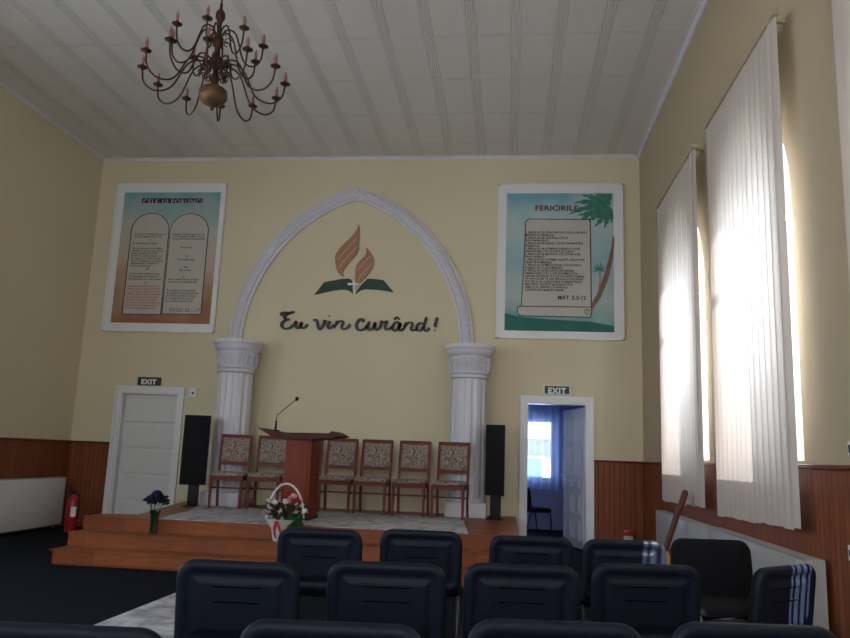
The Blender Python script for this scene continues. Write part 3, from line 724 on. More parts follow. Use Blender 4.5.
pr = thing('beatitudes_poster', 'framed poster with a paper scroll and palm trees on the wall above the right door', 'poster', (0, 0, 0))
framebox(pr, -0.23, 1.695, 3.085, 5.55, 0.14)
pic = finish('picture', B(-0.095, 1.548, PY - 0.007, PY - 0.004, 3.205, 5.395), 'print_beach', pr, smooth=0)
def LR(a, b): return at(490 + a/3.643, 175 + b/3.643, YB)
y1_ = PY - 0.007
sheet('lawn', [(-0.095, 3.205), (1.548, 3.205), (1.548, 3.30), (1.2, 3.36), (0.7, 3.38), (0.2, 3.41), (-0.095, 3.47)], 'print_lawn', pic, y1_)
tr = [LR(*q) for q in ((365, 478), (392, 430), (420, 350), (440, 270), (446, 225), (452, 232), (448, 300), (430, 380), (402, 450), (372, 492))]
sheet('palm_trunk', tr, 'palm_trunk', pic, y1_)
FR = 0
bm = bmesh.new()
def frond(ox, oy, ang, ln, wd, fn=LR, droop=0.6):
    pts = []; bk = []
    for k in range(11):
        t5 = k / 10; aa = ang + droop * t5
        x = ox + math.cos(aa) * ln * t5; y = oy + math.sin(aa) * ln * t5
        w = wd * math.sin(PI * min(1, t5 * 0.9 + 0.1)) * (1 if k % 2 else 0.55)
        pts.append(fn(x - math.sin(aa) * w, y + math.cos(aa) * w)); bk.append(fn(x + math.sin(aa) * w, y - math.cos(aa) * w))
    global FR; FR += 1
    for i in range(10): prism(bm, [pts[i], pts[i+1], bk[i+1], bk[i]], 'y', y1_ - 0.0012 - 0.00012*FR, y1_ - 0.001)
CL = lambda x, y: LR(min(448, max(62, x)), min(570, max(70, y)))
for an, ln in ((3.3, 150), (3.0, 130), (2.7, 120), (2.4, 100), (2.0, 90), (1.6, 80), (3.6, 130), (3.9, 110), (4.3, 95), (1.2, 60)):
    frond(432, 120, an, ln, 13, CL, -0.35 if an > 2.9 else 0.2)
for an, ln in ((2.6, 85), (2.2, 100), (1.9, 110), (2.9, 70)): frond(440, 75, an, ln, 12, CL, 0.1)
for an in (2.9, 2.4, 3.4, 0.2, 5.9, 0.7, 4.4, 5.2): frond(397, 345, an, 26, 3.2, CL, 0.4 if an > 1.5 and an < 4 else -0.3)
finish('palm_leaves', bm, 'palm_green', pic, smooth=0)
sheet('small_palm_trunk', [LR(*q) for q in ((396, 345), (401, 345), (402, 385), (399, 420), (395, 420), (399, 385))], 'palm_trunk', pic, y1_ - 0.0005)
sc = sheet('scroll', [LR(*q) for q in ((128, 172), (140, 162), (362, 164), (366, 172), (370, 478), (372, 500), (366, 522), (110, 516), (98, 505), (100, 482), (112, 478), (122, 330))], 'ink', pic, y1_ - 0.001)
sf = sheet('scroll_face', [LR(*q) for q in ((131, 173), (142, 165), (358, 167), (362, 174), (366, 475), (368, 500), (362, 519), (112, 513), (101, 504), (103, 485), (115, 480), (125, 330))], 'tablet', sc, y1_ - 0.0035)
bm = bmesh.new()
for q in (((113, 479), (366, 482), (366, 485), (113, 482)), ):
    prism(bm, [LR(*p) for p in q], 'y', y1_ - 0.008, y1_ - 0.006)
c0 = LR(352, 503)
for k in range(14):
    r0 = 0.055 - 0.0028*k; a0 = k * 0.55
    p = [(c0[0] + r0*math.cos(a0), c0[1] + r0*1.2*math.sin(a0)), (c0[0] + (r0-0.003)*math.cos(a0+0.58), c0[1] + (r0-0.003)*1.2*math.sin(a0+0.58)),
         (c0[0] + (r0-0.013)*math.cos(a0+0.58), c0[1] + (r0-0.013)*1.2*math.sin(a0+0.58)), (c0[0] + (r0-0.010)*math.cos(a0), c0[1] + (r0-0.010)*1.2*math.sin(a0))]
    prism(bm, p, 'y', y1_ - 0.008, y1_ - 0.006)
finish('scroll_curl', bm, 'ink', sf, smooth=0)
ty = y1_ - 0.007
textmesh('heading', 'FERICIRILE', 0.115, 0.345, 5.205, y1_ - 0.001, 'ink_maroon', pic, width=0.66, spacing=1.05, bold=0.004)
fer = ("1. FERICE DE CEI SĂRACI ÎN DUH, CĂCI A LOR ESTE\nÎMPĂRĂŢIA CERURILOR!\n2. FERICE DE CEI CE PLÂNG, CĂCI EI\nVOR FI MÂNGÂIAŢI!\n3. FERICE DE CEI BLÂNZI, CĂCI EI VOR MOŞTENI\nPĂMÂNTUL!\n4. FERICE DE CEI FLĂMÂNZI ŞI ÎNSETAŢI DUPĂ\nNEPRIHĂNIRE, CĂCI EI VOR FI SĂTURAŢI!\n"
       "5. FERICE DE CEI MILOSTIVI, CĂCI EI VOR AVEA\nPARTE DE MILĂ!\n6. FERICE DE CEI CU INIMA CURATĂ, CĂCI EI VOR\nVEDEA PE DUMNEZEU!\n7. FERICE DE CEI ÎMPĂCIUITORI, CĂCI EI VOR FI\nCHEMAŢI FII AI LUI DUMNEZEU!\n8. FERICE DE CEI PRIGONIŢI DIN PRICINA\nNEPRIHĂNIRII, CĂCI A LOR ESTE ÎMPĂRĂŢIA\n"
       "CERURILOR! FERICE VA FI DE VOI CÂND OAMENII\nVĂ VOR OCĂRÎ, VĂ VOR PRIGONI ŞI VOR SPUNE\nTOT FELUL DE LUCRURI RELE ŞI NEADEVĂRATE\nÎMPOTRIVA VOASTRĂ! BUCURAŢI-VĂ ŞI\nVESELIŢI-VĂ, PENTRU CĂ RĂSPLATA\nVOASTRĂ ESTE MARE ÎN CERURI.")
o = textmesh('text_block', fer, 0.0435, 0.205, 4.775, ty, 'ink', sf, width=0.93, bold=0.0012)
textmesh('text_block', 'MAT. 5.3-12', 0.085, 0.705, 3.765, ty, 'ink', sf, width=0.42, bold=0.002)

# ------------------------------------------------------------------ exit signs, control box, switch, socket
def exit_sign(x0, x1, z0, z1, lab, border):
    t = thing('exit_sign', lab, 'sign', ((x0+x1)/2, YB, z0)); w, h = x1 - x0, z1 - z0
    finish('sign_housing', B(-w/2, w/2, -0.03, -0.001, 0, h, bev=0.004), border, t)
    finish('sign_panel', B(-w/2+0.022, w/2-0.022, -0.034, -0.028, 0.016, h-0.016), 'sign_black', t, smooth=0)
    textmesh('sign_lettering', 'EXIT', h*0.80, -w*0.33, h*0.79, -0.035, 'sign_white', t, width=w*0.66, spacing=1.15, bold=0.006)
exit_sign(-5.885, -5.50, 2.215, 2.345, 'black EXIT sign on the wall above the closed left door', 'sign_black')
exit_sign(0.50, 0.905, 2.245, 2.39, 'black EXIT sign with a white edge above the open right door', 'sign_white')
t = thing('wall_control', 'small white control box on the wall beside the closed left door', 'control box', (-4.95, YB, 2.04))
finish('control_housing', B(-0.06, 0.06, -0.04, -0.001, 0, 0.16, bev=0.008), 'white_gloss', t)
bm = bmesh.new(); lathe(bm, [(0.018, 0), (0.016, 0.012), (0, 0.013)], 16); bmesh.ops.rotate(bm, verts=bm.verts, matrix=Matrix.Rotation(R(90), 3, 'X')); bmesh.ops.translate(bm, verts=bm.verts, vec=(0.005, -0.039, 0.07))
finish('control_dial', bm, 'black_plastic', t)
def plate_switch(name, y, z, lab, cat):
    t = thing(name, lab, cat, (XR, y, z))
    dx = -0.026 if z < ZW else -0.001
    finish('cover_plate', B(dx - 0.012, dx, -0.04, 0.04, 0, 0.085, bev=0.003), 'white_gloss', t)
    if cat == 'switch': finish('rocker', B(dx - 0.018, dx - 0.011, -0.02, 0.02, 0.02, 0.065, bev=0.002), 'dark_gap', t)
    else:
        bm = bmesh.new(); lathe(bm, [(0.024, 0), (0.022, 0.004), (0.0, 0.004)], 20); bmesh.ops.rotate(bm, verts=bm.verts, matrix=Matrix.Rotation(R(-90), 3, 'Y')); bmesh.ops.translate(bm, verts=bm.verts, vec=(dx - 0.011, 0, 0.042)); finish('socket_face', bm, 'dark_gap', t)
plate_switch('light_switch', 4.64, 1.36, 'light switch on the cream wall just above the wooden panelling at the right edge', 'switch')
plate_switch('wall_socket', 4.66, 0.78, 'white socket on the wooden panelling at the right edge', 'socket')

# ------------------------------------------------------------------ wooden stage chairs (face -y)
def stage_chair(lab):
    t = thing('wooden_chair', lab, 'chair', (0, 0, 0), group='wooden chairs on the stage')
    w = 0.215
    for s in (-1, 1):
        bm = bmesh.new()
        P4 = [(0.215, 0.0), (0.18, 0.25), (0.165, 0.45), (0.185, 0.70), (0.235, 1.03)]
        for (ya, za), (yb2, zb) in zip(P4, P4[1:]):
            prism(bm, [(ya - 0.018, za), (ya + 0.018, za), (yb2 + 0.018, zb), (yb2 - 0.018, zb)], 'x', s*w - 0.016, s*w + 0.016)
        finish('rear_leg', bm, 'cherry', t, smooth=0)
        bm = bmesh.new()
        A = [(s*w - 0.014, -0.215), (s*w + 0.014, -0.215), (s*w + 0.014, -0.187), (s*w - 0.014, -0.187)]
        V0 = [bm.verts.new((x, y, 0)) for x, y in A]; V1 = [bm.verts.new((s*w + (x - s*w)*1.4, -0.2 + (y + 0.2)*1.4, 0.44)) for x, y in A]
        bm.faces.new(V0); bm.faces.new(V1)
        for i in range(4): bm.faces.new((V0[i], V0[(i+1) % 4], V1[(i+1) % 4], V1[i]))
        finish('front_leg', bm, 'cherry', t, smooth=0)
        finish('stretcher', B(s*w - 0.01, s*w + 0.01, -0.19, 0.19, 0.26, 0.285), 'cherry', t, smooth=0)
    finish('stretcher', B(-w, w, -0.02, 0.005, 0.262, 0.284), 'cherry', t, smooth=0)
    bm = B(-w, w, -0.215, -0.19, 0.385, 0.44); box(bm, -w, w, 0.15, 0.175, 0.385, 0.44)
    for s in (-1, 1): box(bm, s*w - 0.012, s*w + 0.012, -0.2, 0.17, 0.385, 0.44)
    finish('seat_frame', bm, 'cherry', t, smooth=0)
    bm = bmesh.new(); plate(bm, 0.47, 0.43, 0.05, [(0.02, 0.438), (0.0, 0.45), (0.0, 0.475), (0.015, 0.49), (0.06, 0.50), (0.12, 0.503)], lambda u, v, d: (u, v - 0.02, d))
    finish('seat_cushion', bm, 'floral', t)
    def bk(z): return 0.185 + (z - 0.70) * 0.15
    for z0, z1 in ((0.985, 1.035), (0.60, 0.645)):
        bm = bmesh.new()
        prism(bm, [(bk(z0) - 0.014, z0), (bk(z0) + 0.014, z0), (bk(z1) + 0.014, z1), (bk(z1) - 0.014, z1)], 'x', -w, w)
        finish('back_rail', bm, 'cherry', t, smooth=0)
    bm = bmesh.new(); plate(bm, 0.395, 0.345, 0.02, [(0.0, 0.0), (0.0, -0.018), (0.012, -0.028), (0.06, -0.034)], lambda u, v, d: (u, bk(0.815 + v) + d + 0.012, 0.815 + v))
    finish('backrest', bm, 'floral', t)
    return t
pos = [(-3.90, 10.60, 'patterned wooden chair at the left end of the stage row before the left column'),
       (-3.39, 10.70, 'wooden chair with patterned upholstery, second from left, partly behind the lectern'),
       (-2.89, 10.72, 'wooden chair almost hidden behind the lectern, only its right side showing'),
       (-2.38, 10.72, 'wooden chair with patterned upholstery just right of the lectern'),
       (-1.88, 10.74, 'wooden chair with patterned upholstery, second to the right of the lectern'),
       (-1.33, 10.68, 'wooden chair with patterned upholstery, third to the right of the lectern'),
       (-0.78, 10.58, 'patterned wooden chair at the right end of the stage row before the right column')]
sc0 = stage_chair(pos[0][2])
for i, (x, y, lab) in enumerate(pos):
    o = sc0 if i == 0 else dup(sc0)
    o.location = (x, y, SZ + 0.012); o['label'] = lab
    o.rotation_euler = (0, 0, R([6, 3, 0, 0, -2, -3, -6][i]))
    o.scale = (0.98, 1, 0.985)

# ------------------------------------------------------------------ lectern and microphone
lt = thing('lectern', 'reddish wooden lectern with a wide slanted top at the front of the stage', 'lectern', (-2.455, 9.33, SZ + 0.012))
bm = B(-0.235, 0.085, -0.20, 0.27, 0.04, 0.965, bev=0.004); finish('cabinet', bm, 'lectern_wood', lt)
finish('front_panel', B(-0.225, 0.05, -0.212, -0.199, 0.05, 0.95, bev=0.004), 'lectern_wood', lt)
bm = B(-0.25, 0.10, -0.225, 0.285, 0.0, 0.04, bev=0.006); finish('plinth', bm, 'lectern_dark', lt)
bm = P([(-0.25, 0.955), (0.10, 0.955), (0.36, 0.985), (0.45, 1.01), (0.40, 1.04), (0.335, 1.065), (0.30, 1.036), (-0.22, 1.03), (-0.40, 1.045), (-0.60, 1.08), (-0.42, 0.985)], 'y', -0.26, 0.27)
finish('top_board', bm, 'lectern_dark', lt, smooth=0)
bm = bmesh.new()
prism(bm, [(-0.20, 1.028), (0.26, 1.034), (0.26, 1.05), (-0.20, 1.045)], 'y', 0.20, 0.24); finish('book_ledge', bm, 'lectern_dark', lt, smooth=0)
mc = thing('gooseneck_microphone', 'black gooseneck microphone standing on the left end of the lectern top', 'microphone', (-2.895, 9.33, SZ + 0.012 + 1.048))
bm = bmesh.new(); lathe(bm, [(0.05, 0.0), (0.05, 0.012), (0.015, 0.02), (0.011, 0.13)], 16); finish('microphone_base', bm, 'black_plastic', mc)
bm = bmesh.new(); tube(bm, [(0, 0, 0.12), (0.006, 0, 0.19), (0.05, 0, 0.235), (0.235, -0.01, 0.395)], 0.0055, 8, 5); finish('gooseneck', bm, 'black_plastic', mc)
bm = bmesh.new(); lathe(bm, [(0.004, -0.028), (0.02, -0.016), (0.024, 0.0), (0.02, 0.018), (0.004, 0.028)], 14, c=(0.25, -0.01, 0.408)); finish('windscreen', bm, 'black_cloth', mc)

# ------------------------------------------------------------------ loudspeakers on stands
def speaker(x, y, rz, w, h, z0, lab, lab2):
    s2 = thing('speaker_stand', lab2, 'speaker stand', (x, y, SZ), rz)
    finish('stand_column', B(-0.07, 0.07, -0.02, 0.06, 0.012, z0 - 0.004, bev=0.005), 'black_plastic', s2)
    finish('base_plate', B(-0.105, 0.105, -0.15, 0.17, 0, 0.012, bev=0.003), 'black_plastic', s2)
    t = thing('loudspeaker', lab, 'speaker', (x, y, SZ + z0), rz)
    bm = P([(-w/2, -0.10), (w/2, -0.10), (w*0.36, 0.16), (-w*0.36, 0.16)], 'z', 0, h)
    finish('cabinet', bm, 'black_plastic', t, smooth=0)
    finish('grille', B(-w/2+0.01, w/2-0.01, -0.115, -0.099, 0.012, h-0.012, bev=0.006), 'black_cloth', t)
speaker(-4.45, 10.66, R(12), 0.37, 0.98, 0.30, 'tall black loudspeaker beside the closed left door', 'black stand under the loudspeaker beside the left door')
speaker(-0.17, 10.85, R(-8), 0.27, 0.97, 0.32, 'tall black loudspeaker between the right column and the open doorway', 'black stand under the loudspeaker beside the right column')

# ------------------------------------------------------------------ flower basket
bx, by, bz = -2.43, 8.395, 0.303
bk_ = thing('flower_basket', 'white basket with a hoop handle on the stage step before the lectern', 'basket', (bx, by, bz))
bk_.scale = (1.2, 1.2, 1.12)
bm = bmesh.new()
lathe(bm, [(0.092, 0), (0.097, 0.01), (0.117, 0.12), (0.175, 0.20), (0.185, 0.215), (0.17, 0.21), (0.108, 0.125), (0.084, 0.02)], 36, flute=lambda a: 0.035*math.sin(18*a))
finish('basket_body', bm, 'basket_white', bk_, smooth=50)
bm = bmesh.new(); tube(bm, [(0.175*math.cos(a) * (1 if abs(math.cos(a)) < 1 else 1), 0, 0.20 + 0.345*math.sin(a)) for a in [PI*k/16 for k in range(17)]], 0.011, 8)
finish('handle', bm, 'basket_white', bk_)
bm = bmesh.new(); tube(bm, [(-0.02, -0.19, 0.20), (-0.035, -0.185, 0.12), (-0.03, -0.15, 0.04)], 0.016, 6, 4, r1=0.008); tube(bm, [(-0.02, -0.19, 0.20), (0.02, -0.19, 0.11), (0.035, -0.16, 0.05)], 0.014, 6, 4, r1=0.008)
finish('ribbon', bm, 'petal_red', bk_)
def leaf(bm, p, d, ln, w, up=Vector((0, 0, 1))):
    d = d.normalized(); s = d.cross(up); s = s.normalized() if s.length > 0.01 else Vector((1, 0, 0)); n = s.cross(d)
    A = bm.verts.new(p); L1 = bm.verts.new(p + d*ln*0.45 + s*w + n*0.01); R1 = bm.verts.new(p + d*ln*0.45 - s*w + n*0.01); M1 = bm.verts.new(p + d*ln*0.5 - n*0.006); Tp = bm.verts.new(p + d*ln - n*0.01)
    for f in ((A, L1, M1), (A, M1, R1), (L1, Tp, M1), (M1, Tp, R1)): bm.faces.new(f)
bm = bmesh.new()
for k in range(130):
    a = random.uniform(0, 2*PI); rr = random.uniform(0.02, 0.17)
    p = Vector((rr*math.cos(a), rr*math.sin(a)*0.8, 0.17 + random.uniform(0, 0.16)))
    leaf(bm, p, Vector((math.cos(a), math.sin(a), random.uniform(-0.1, 1.2))), random.uniform(0.06, 0.10), 0.02)
fo = finish('flower_foliage', bm, 'leaf_dark', None, smooth=0); fo.location = (bx, by, bz); fo.scale = (1.2, 1.15, 1.12)
tag(fo, 'dark green leaves filling the white flower basket', 'leaves', kind='stuff')
bm = bmesh.new()
for k in range(26):
    a = random.uniform(-1.2, 0.1)
    p = Vector((0.11, -0.10, 0.10 + 0.11*random.random())) + Vector((random.uniform(-0.05, 0.05), 0, 0))
    leaf(bm, p, Vector((math.cos(a)*0.5, -0.4, random.uniform(0.2, 1))), 0.12, 0.028)
fo = finish('green_leaf_spray', bm, 'leaf', None, smooth=0); fo.location = (bx, by, bz); fo.scale = (1.2, 1.15, 1.12)
tag(fo, 'bright green leaf spray on the right of the flower basket', 'leaves', kind='stuff')
def bloom(r, petals=14, open_=1.0):
    bm = bmesh.new()
    lathe(bm, [(0, -0.5*r), (0.35*r, -0.3*r), (0.42*r, 0.1*r), (0.25*r, 0.45*r), (0, 0.5*r)], 8)
    for ring, (rad, tilt, n) in enumerate(((0.45, 1.1, 5), (0.75, 0.6, 6), (1.0, 0.15, 7))):
        for k in range(n):
            a = 2*PI*k/n + ring*0.5
            c = Vector((math.cos(a), math.sin(a), 0)); s = Vector((-math.sin(a), math.cos(a), 0)); u = (c*math.cos(tilt) + Vector((0, 0, math.sin(tilt)))).normalized()
            V = [bm.verts.new(Vector((0, 0, -0.25*r)) + c*0.12*r), bm.verts.new(c*0.15*r + u*0.5*rad*r + s*0.42*r), bm.verts.new(c*0.15*r + u*0.95*rad*r + s*0.25*r + Vector((0, 0, 0.05*r))),
                 bm.verts.new(c*0.15*r + u*0.95*rad*r - s*0.25*r + Vector((0, 0, 0.05*r))), bm.verts.new(c*0.15*r + u*0.5*rad*r - s*0.42*r)]
            bm.faces.new(V)
    return bm
fb = {}
def flower(kind, m, loc, lab, grp, cat='flower', r=0.035):
    if kind not in fb:
        o = finish(kind, bloom(r), m, None, smooth=60); fb[kind] = o
    else:
        o = fb[kind].copy(); C.objects.link(o)
    o.location = loc; o.rotation_euler = (R(random.uniform(20, 60)), R(random.uniform(-30, 30)), random.uniform(0, 6))
    tag(o, lab, cat, grp); return o
spots = []
for k in range(400):
    if len(spots) >= 26: break
    a = random.uniform(0, 2*PI); rr = 0.20*math.sqrt(random.random()); z = 0.30 + 0.13*(1 - (rr/0.2)**2) + random.uniform(-0.05, 0.05)
    p = Vector((rr*math.cos(a), rr*0.75*math.sin(a), z))
    if all((p - q).length > 0.062 for q in spots): spots.append(p)
for i, p in enumerate(sorted(spots, key=lambda v: v.x)):
    k = ('pink_flower', 'petal_pink') if i % 3 == 0 else (('white_flower', 'petal_white') if i % 3 == 1 else (('red_flower', 'petal_red') if i % 2 else ('dark_flower', 'petal_brown')))
    lab = {'pink_flower': 'pink flower head in the white basket', 'white_flower': 'whitish flower head in the white basket', 'red_flower': 'red flower head in the white basket', 'dark_flower': 'dark brownish red flower head in the white basket'}[k[0]]
    flower(k[0], k[1], Vector((bx, by, bz)) + Vector((p.x*1.2, p.y*1.15, p.z*1.1)), lab, k[0].replace('_', ' ') + 's in the basket')
# vase with purple flowers
vx, vy, vz = -3.93, 8.41, 0.303
t = thing('glass_vase', 'clear glass vase on the stage step before the closed left door', 'vase', (vx, vy, vz))
bm = bmesh.new(); lathe(bm, [(0.045, 0), (0.05, 0.01), (0.042, 0.08), (0.045, 0.18), (0.062, 0.26), (0.058, 0.26), (0.040, 0.18), (0.036, 0.02)], 24); finish('vase_body', bm, 'vase_glass', t)
bm = bmesh.new()
for k in range(9):
    a = 2*PI*k/9; tube(bm, [(0.02*math.cos(a+2), 0.02*math.sin(a+2), 0.015), (0.012*math.cos(a), 0.012*math.sin(a), 0.16), (0.09*math.cos(a), 0.07*math.sin(a), 0.38)], 0.004, 5, 3)
for k in range(14):
    a = random.uniform(0, 6.28); leaf(bm, Vector((0.02*math.cos(a), 0.02*math.sin(a), random.uniform(0.03, 0.2))), Vector((0.2*math.cos(a), 0.2*math.sin(a), 1)), 0.10, 0.012)
fo = finish('flower_stems', bm, 'leaf', None); fo.location = (vx, vy, vz); tag(fo, 'green stems standing in the clear glass vase', 'stems', kind='stuff')
for k in range(17):
    a = k*2.4; rr = 0.028*math.sqrt(k); p = Vector((vx + rr*1.15*math.cos(a), vy + rr*0.8*math.sin(a), vz + 0.45 - rr*0.9 + random.uniform(-0.02, 0.02)))
    flower('purple_flower', 'petal_purple', p, 'dark purple flower head in the glass vase', 'purple flowers in the glass vase', r=0.05)

# ------------------------------------------------------------------ radiators
def radiator(lab, x_face, sgn, y0, y1, z0, z1, depth=0.11, m='shaded_white'):
    """sgn=-1: on right wall facing -x ; +1: on left wall facing +x"""
    t = thing('radiator', lab, 'radiator', (x_face, (y0+y1)/2, z0)); h = z1 - z0; L2 = (y1 - y0)/2
    xa = lambda v: -sgn * v          # v: distance behind the face
    def bb(v0, v1, ya, yb3, za, zb, bev=0): return B(min(xa(v0), xa(v1)), max(xa(v0), xa(v1)), ya, yb3, za, zb, bev=bev)
    bm = bb(0.0, 0.016, -L2, L2, 0.0, h - 0.012, bev=0.004)
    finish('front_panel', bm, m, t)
    finish('rear_panel', bb(depth - 0.016, depth, -L2, L2, 0.0, h - 0.012, bev=0.004), 'shaded_white', t)
    bm = bmesh.new()
    n = int((y1 - y0) / 0.05)
    for k in range(n):
        yy = -L2 + 0.02 + k * (2*L2 - 0.04) / n
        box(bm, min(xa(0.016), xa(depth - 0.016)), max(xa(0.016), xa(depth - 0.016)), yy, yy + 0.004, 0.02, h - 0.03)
    finish('fins', bm, 'shaded_white', t, smooth=0)
    bm = bmesh.new()
    for v in (0.0, 0.03, 0.06, 0.09):
        box(bm, min(xa(v), xa(v + 0.017)), max(xa(v), xa(v + 0.017)), -L2, L2, h - 0.012, h)
    k = 0
    while -L2 + k*0.03 < L2 - 0.01:
        box(bm, min(xa(0), xa(depth)), max(xa(0), xa(depth)), -L2 + k*0.03, -L2 + k*0.03 + 0.01, h - 0.010, h - 0.002); k += 1
    finish('top_grille', bm, 'shaded_white', t, smooth=0)
    for ya_, yb_ in ((-L2 - 0.003, -L2), (L2, L2 + 0.003)): finish('side_cover', bb(0.0, depth, ya_, yb_, 0, h), 'shaded_white', t, smooth=0)
    bm = bmesh.new()
    for s in (-1, 1):
        tube(bm, [(xa(depth/2), s*(L2 - 0.12), 0.01), (xa(depth/2), s*(L2 - 0.12), -z0 + 0.001)], 0.009)
        box(bm, min(xa(depth), xa(depth + 0.035)), max(xa(depth), xa(depth + 0.035)), s*(L2 - 0.3) - 0.02, s*(L2 - 0.3) + 0.02, 0.1, h - 0.1)
    finish('pipe_and_brackets', bm, 'shaded_white', t)
    return t
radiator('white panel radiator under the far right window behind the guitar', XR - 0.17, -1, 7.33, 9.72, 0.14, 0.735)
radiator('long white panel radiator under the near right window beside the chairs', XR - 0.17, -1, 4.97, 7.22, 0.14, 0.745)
radiator('large white panel radiator on the left wall by the fire extinguisher', XL + 0.17, 1, 8.6, 11.26, 0.05, 0.755, m='white_gloss')  # lit front in full white, unlike the shade-darkened right radiators

# ------------------------------------------------------------------ fire extinguisher
fe = thing('fire_extinguisher', 'red fire extinguisher on the floor between the left radiator and the stage', 'fire extinguisher', (-6.31, 10.80, 0))
bm = bmesh.new(); lathe(bm, [(0.08, 0), (0.085, 0.01), (0.085, 0.42), (0.075, 0.47), (0.045, 0.505), (0.025, 0.515), (0.025, 0.54)], 28); finish('cylinder', bm, 'red_enamel', fe)
bm = bmesh.new(); lathe(bm, [(0.03, 0.538), (0.03, 0.57), (0.012, 0.575)], 14); box(bm, -0.015, 0.015, -0.10, 0.03, 0.575, 0.59); box(bm, -0.015, 0.015, -0.10, 0.03, 0.605, 0.615); finish('valve', bm, 'black_plastic', fe)
bm = bmesh.new(); tube(bm, [(0.02, -0.02, 0.555), (0.08, -0.04, 0.54), (0.105, -0.03, 0.42), (0.10, -0.02, 0.18)], 0.010, 8, 6); finish('hose', bm, 'black_plastic', fe)
bm = bmesh.new()
for k in range(8):
    a0 = R(-75 + k*6); a1 = R(-75 + (k+1)*6)
    bm.faces.new([bm.verts.new((0.0862*math.cos(a), 0.0865*math.sin(a), z)) for a, z in ((a0, 0.22), (a1, 0.22), (a1, 0.36), (a0, 0.36))])
finish('label', bm, 'sign_white', fe)
t = thing('small_red_box', 'small red and white box on the floor at the wooden panelling right of the doorway', 'box', (1.70, 11.38, 0))
finish('lower_box', B(-0.06, 0.06, -0.05, 0.05, 0, 0.27, bev=0.006), 'shaded_white', t); finish('red_lid', B(-0.062, 0.062, -0.052, 0.052, 0.27, 0.35, bev=0.006), 'red_enamel', t)

# ------------------------------------------------------------------ vertical blinds
# slat directions are angles from the wall plane
def blind(n, ya, yb, lab, zt, zb_far, zb_near, open_range=None):
    X = XR - 0.125
    t = thing('vertical_blind', lab, 'blind', (X, (ya + yb)/2, zt)); yc = (ya + yb)/2
    bm = B(-0.025, 0.025, ya - yc - 0.02, yb - yc + 0.02, 0.0, 0.035, bev=0.004)
    for yy in (ya - yc + 0.15, 0, yb - yc - 0.15): box(bm, -0.01, XR - X - 0.001, yy - 0.02, yy + 0.02, 0.03, 0.045)
    finish('head_rail', bm, 'paint_tan_backlit', t)
    pitch = 0.105 if open_range else 0.122; cnt = int(round((yb - ya) / pitch)); pitch = (yb - ya) / cnt
    rs = random.Random(n)
    zb = zb_near
    for k in range(cnt):
        y = ya + pitch * (k + 0.5)
        zb = zb_near + (zb_far - zb_near) * k / (cnt - 1) + rs.uniform(-0.008, 0.008)
        ang = 3 + rs.uniform(-2.5, 2.5)
        if open_range and open_range[0] <= y <= open_range[1]: ang = 22
        a = R(ang); w = 0.0635 if open_range else 0.072
        bm = bmesh.new(); rows = []
        tw = R(rs.uniform(-1.5, 1.5))
        nz = 7
        for j in range(nz):
            z = -0.005 + (zb - zt) * j / (nz - 1); row = []
            for i2 in range(5):
                u = -1 + i2 * 0.5; aa = a + tw * j / nz; cv = 0.006 * (1 - u*u)
                row.append(bm.verts.new((-math.sin(aa)*u*w - math.cos(aa)*cv, y - yc + math.cos(aa)*u*w - math.sin(aa)*cv, z)))
            rows.append(row)
        for A, Bq in zip(rows, rows[1:]):
            for i2 in range(4): bm.faces.new((A[i2], A[i2+1], Bq[i2+1], Bq[i2]))
        o = finish('slat', bm, 'blind_fabric', t, smooth=60)
    bm = bmesh.new()
    for dy in (0.0, 0.03): tube(bm, [(-0.03, ya - yc + 0.05 + dy, 0.0), (-0.035, ya - yc + 0.05 + dy, zb_near - zt + 0.65)], 0.0015, 5)
    tube(bm, [(-0.035, ya - yc + 0.05, zb_near - zt + 0.65), (-0.035, ya - yc + 0.065, zb_near - zt + 0.52), (-0.035, ya - yc + 0.08, zb_near - zt + 0.65)], 0.006, 6, 3)
    finish('pull_chain', bm, 'white_gloss', t)
blind(1, 7.56, 9.50, 'tall white vertical blind at the far right window, nearest the back wall', 4.47, 0.865, 0.90)
blind(2, 5.17, 7.06, 'tall white vertical blind at the middle right window above the long radiator', 4.45, 0.86, 0.905)
blind(3, 2.12, 4.24, 'white vertical blind cut off by the upper right edge of the picture', 4.45, 0.87, 0.90, (3.18, 3.47))
blind(4, -0.10, 1.82, 'white vertical blind at the right window beside the camera', 4.45, 0.87, 0.90)

# ------------------------------------------------------------------ guitar leaning on the far radiator
g = thing('acoustic_guitar', 'acoustic guitar leaning against the far right radiator', 'guitar')
base = Vector((1.48, 8.22, 0.0)); head = Vector((1.775, 7.92, 1.03)); dz = (head - base).normalized()
fy = Vector((-0.93, -0.36, 0)); fy = (fy - dz*fy.dot(dz)).normalized(); dx = fy.cross(dz) * -1
dx = dz.cross(fy) * -1; dx = fy.cross(dz)
Mg = Matrix((dx, fy, dz)).transposed().to_4x4(); Mg.translation = base; g.matrix_world = Mg
half = [(0.0, 0.0), (0.10, 0.005), (0.17, 0.05), (0.19, 0.12), (0.175, 0.19), (0.135, 0.24), (0.115, 0.275), (0.125, 0.32), (0.14, 0.37), (0.13, 0.43), (0.09, 0.47), (0.03, 0.485)]
sm = smooth2(half, 3); outl = sm + [(-x, z) for x, z in reversed(sm)][:-1]
finish('body', P(outl, 'y', -0.05, 0.045), 'guitar_side', g, smooth=30)
finish('soundboard', P([(x*0.985, 0.004 + z*0.985) for x, z in outl], 'y', 0.045, 0.05), 'guitar_top', g, smooth=0)
bm = bmesh.new(); prism(bm, [(0.048*math.cos(k*PI/12), 0.33 + 0.048*math.sin(k*PI/12)) for k in range(24)], 'y', 0.05, 0.0515); finish('sound_hole', bm, 'dark_gap', g, smooth=0)
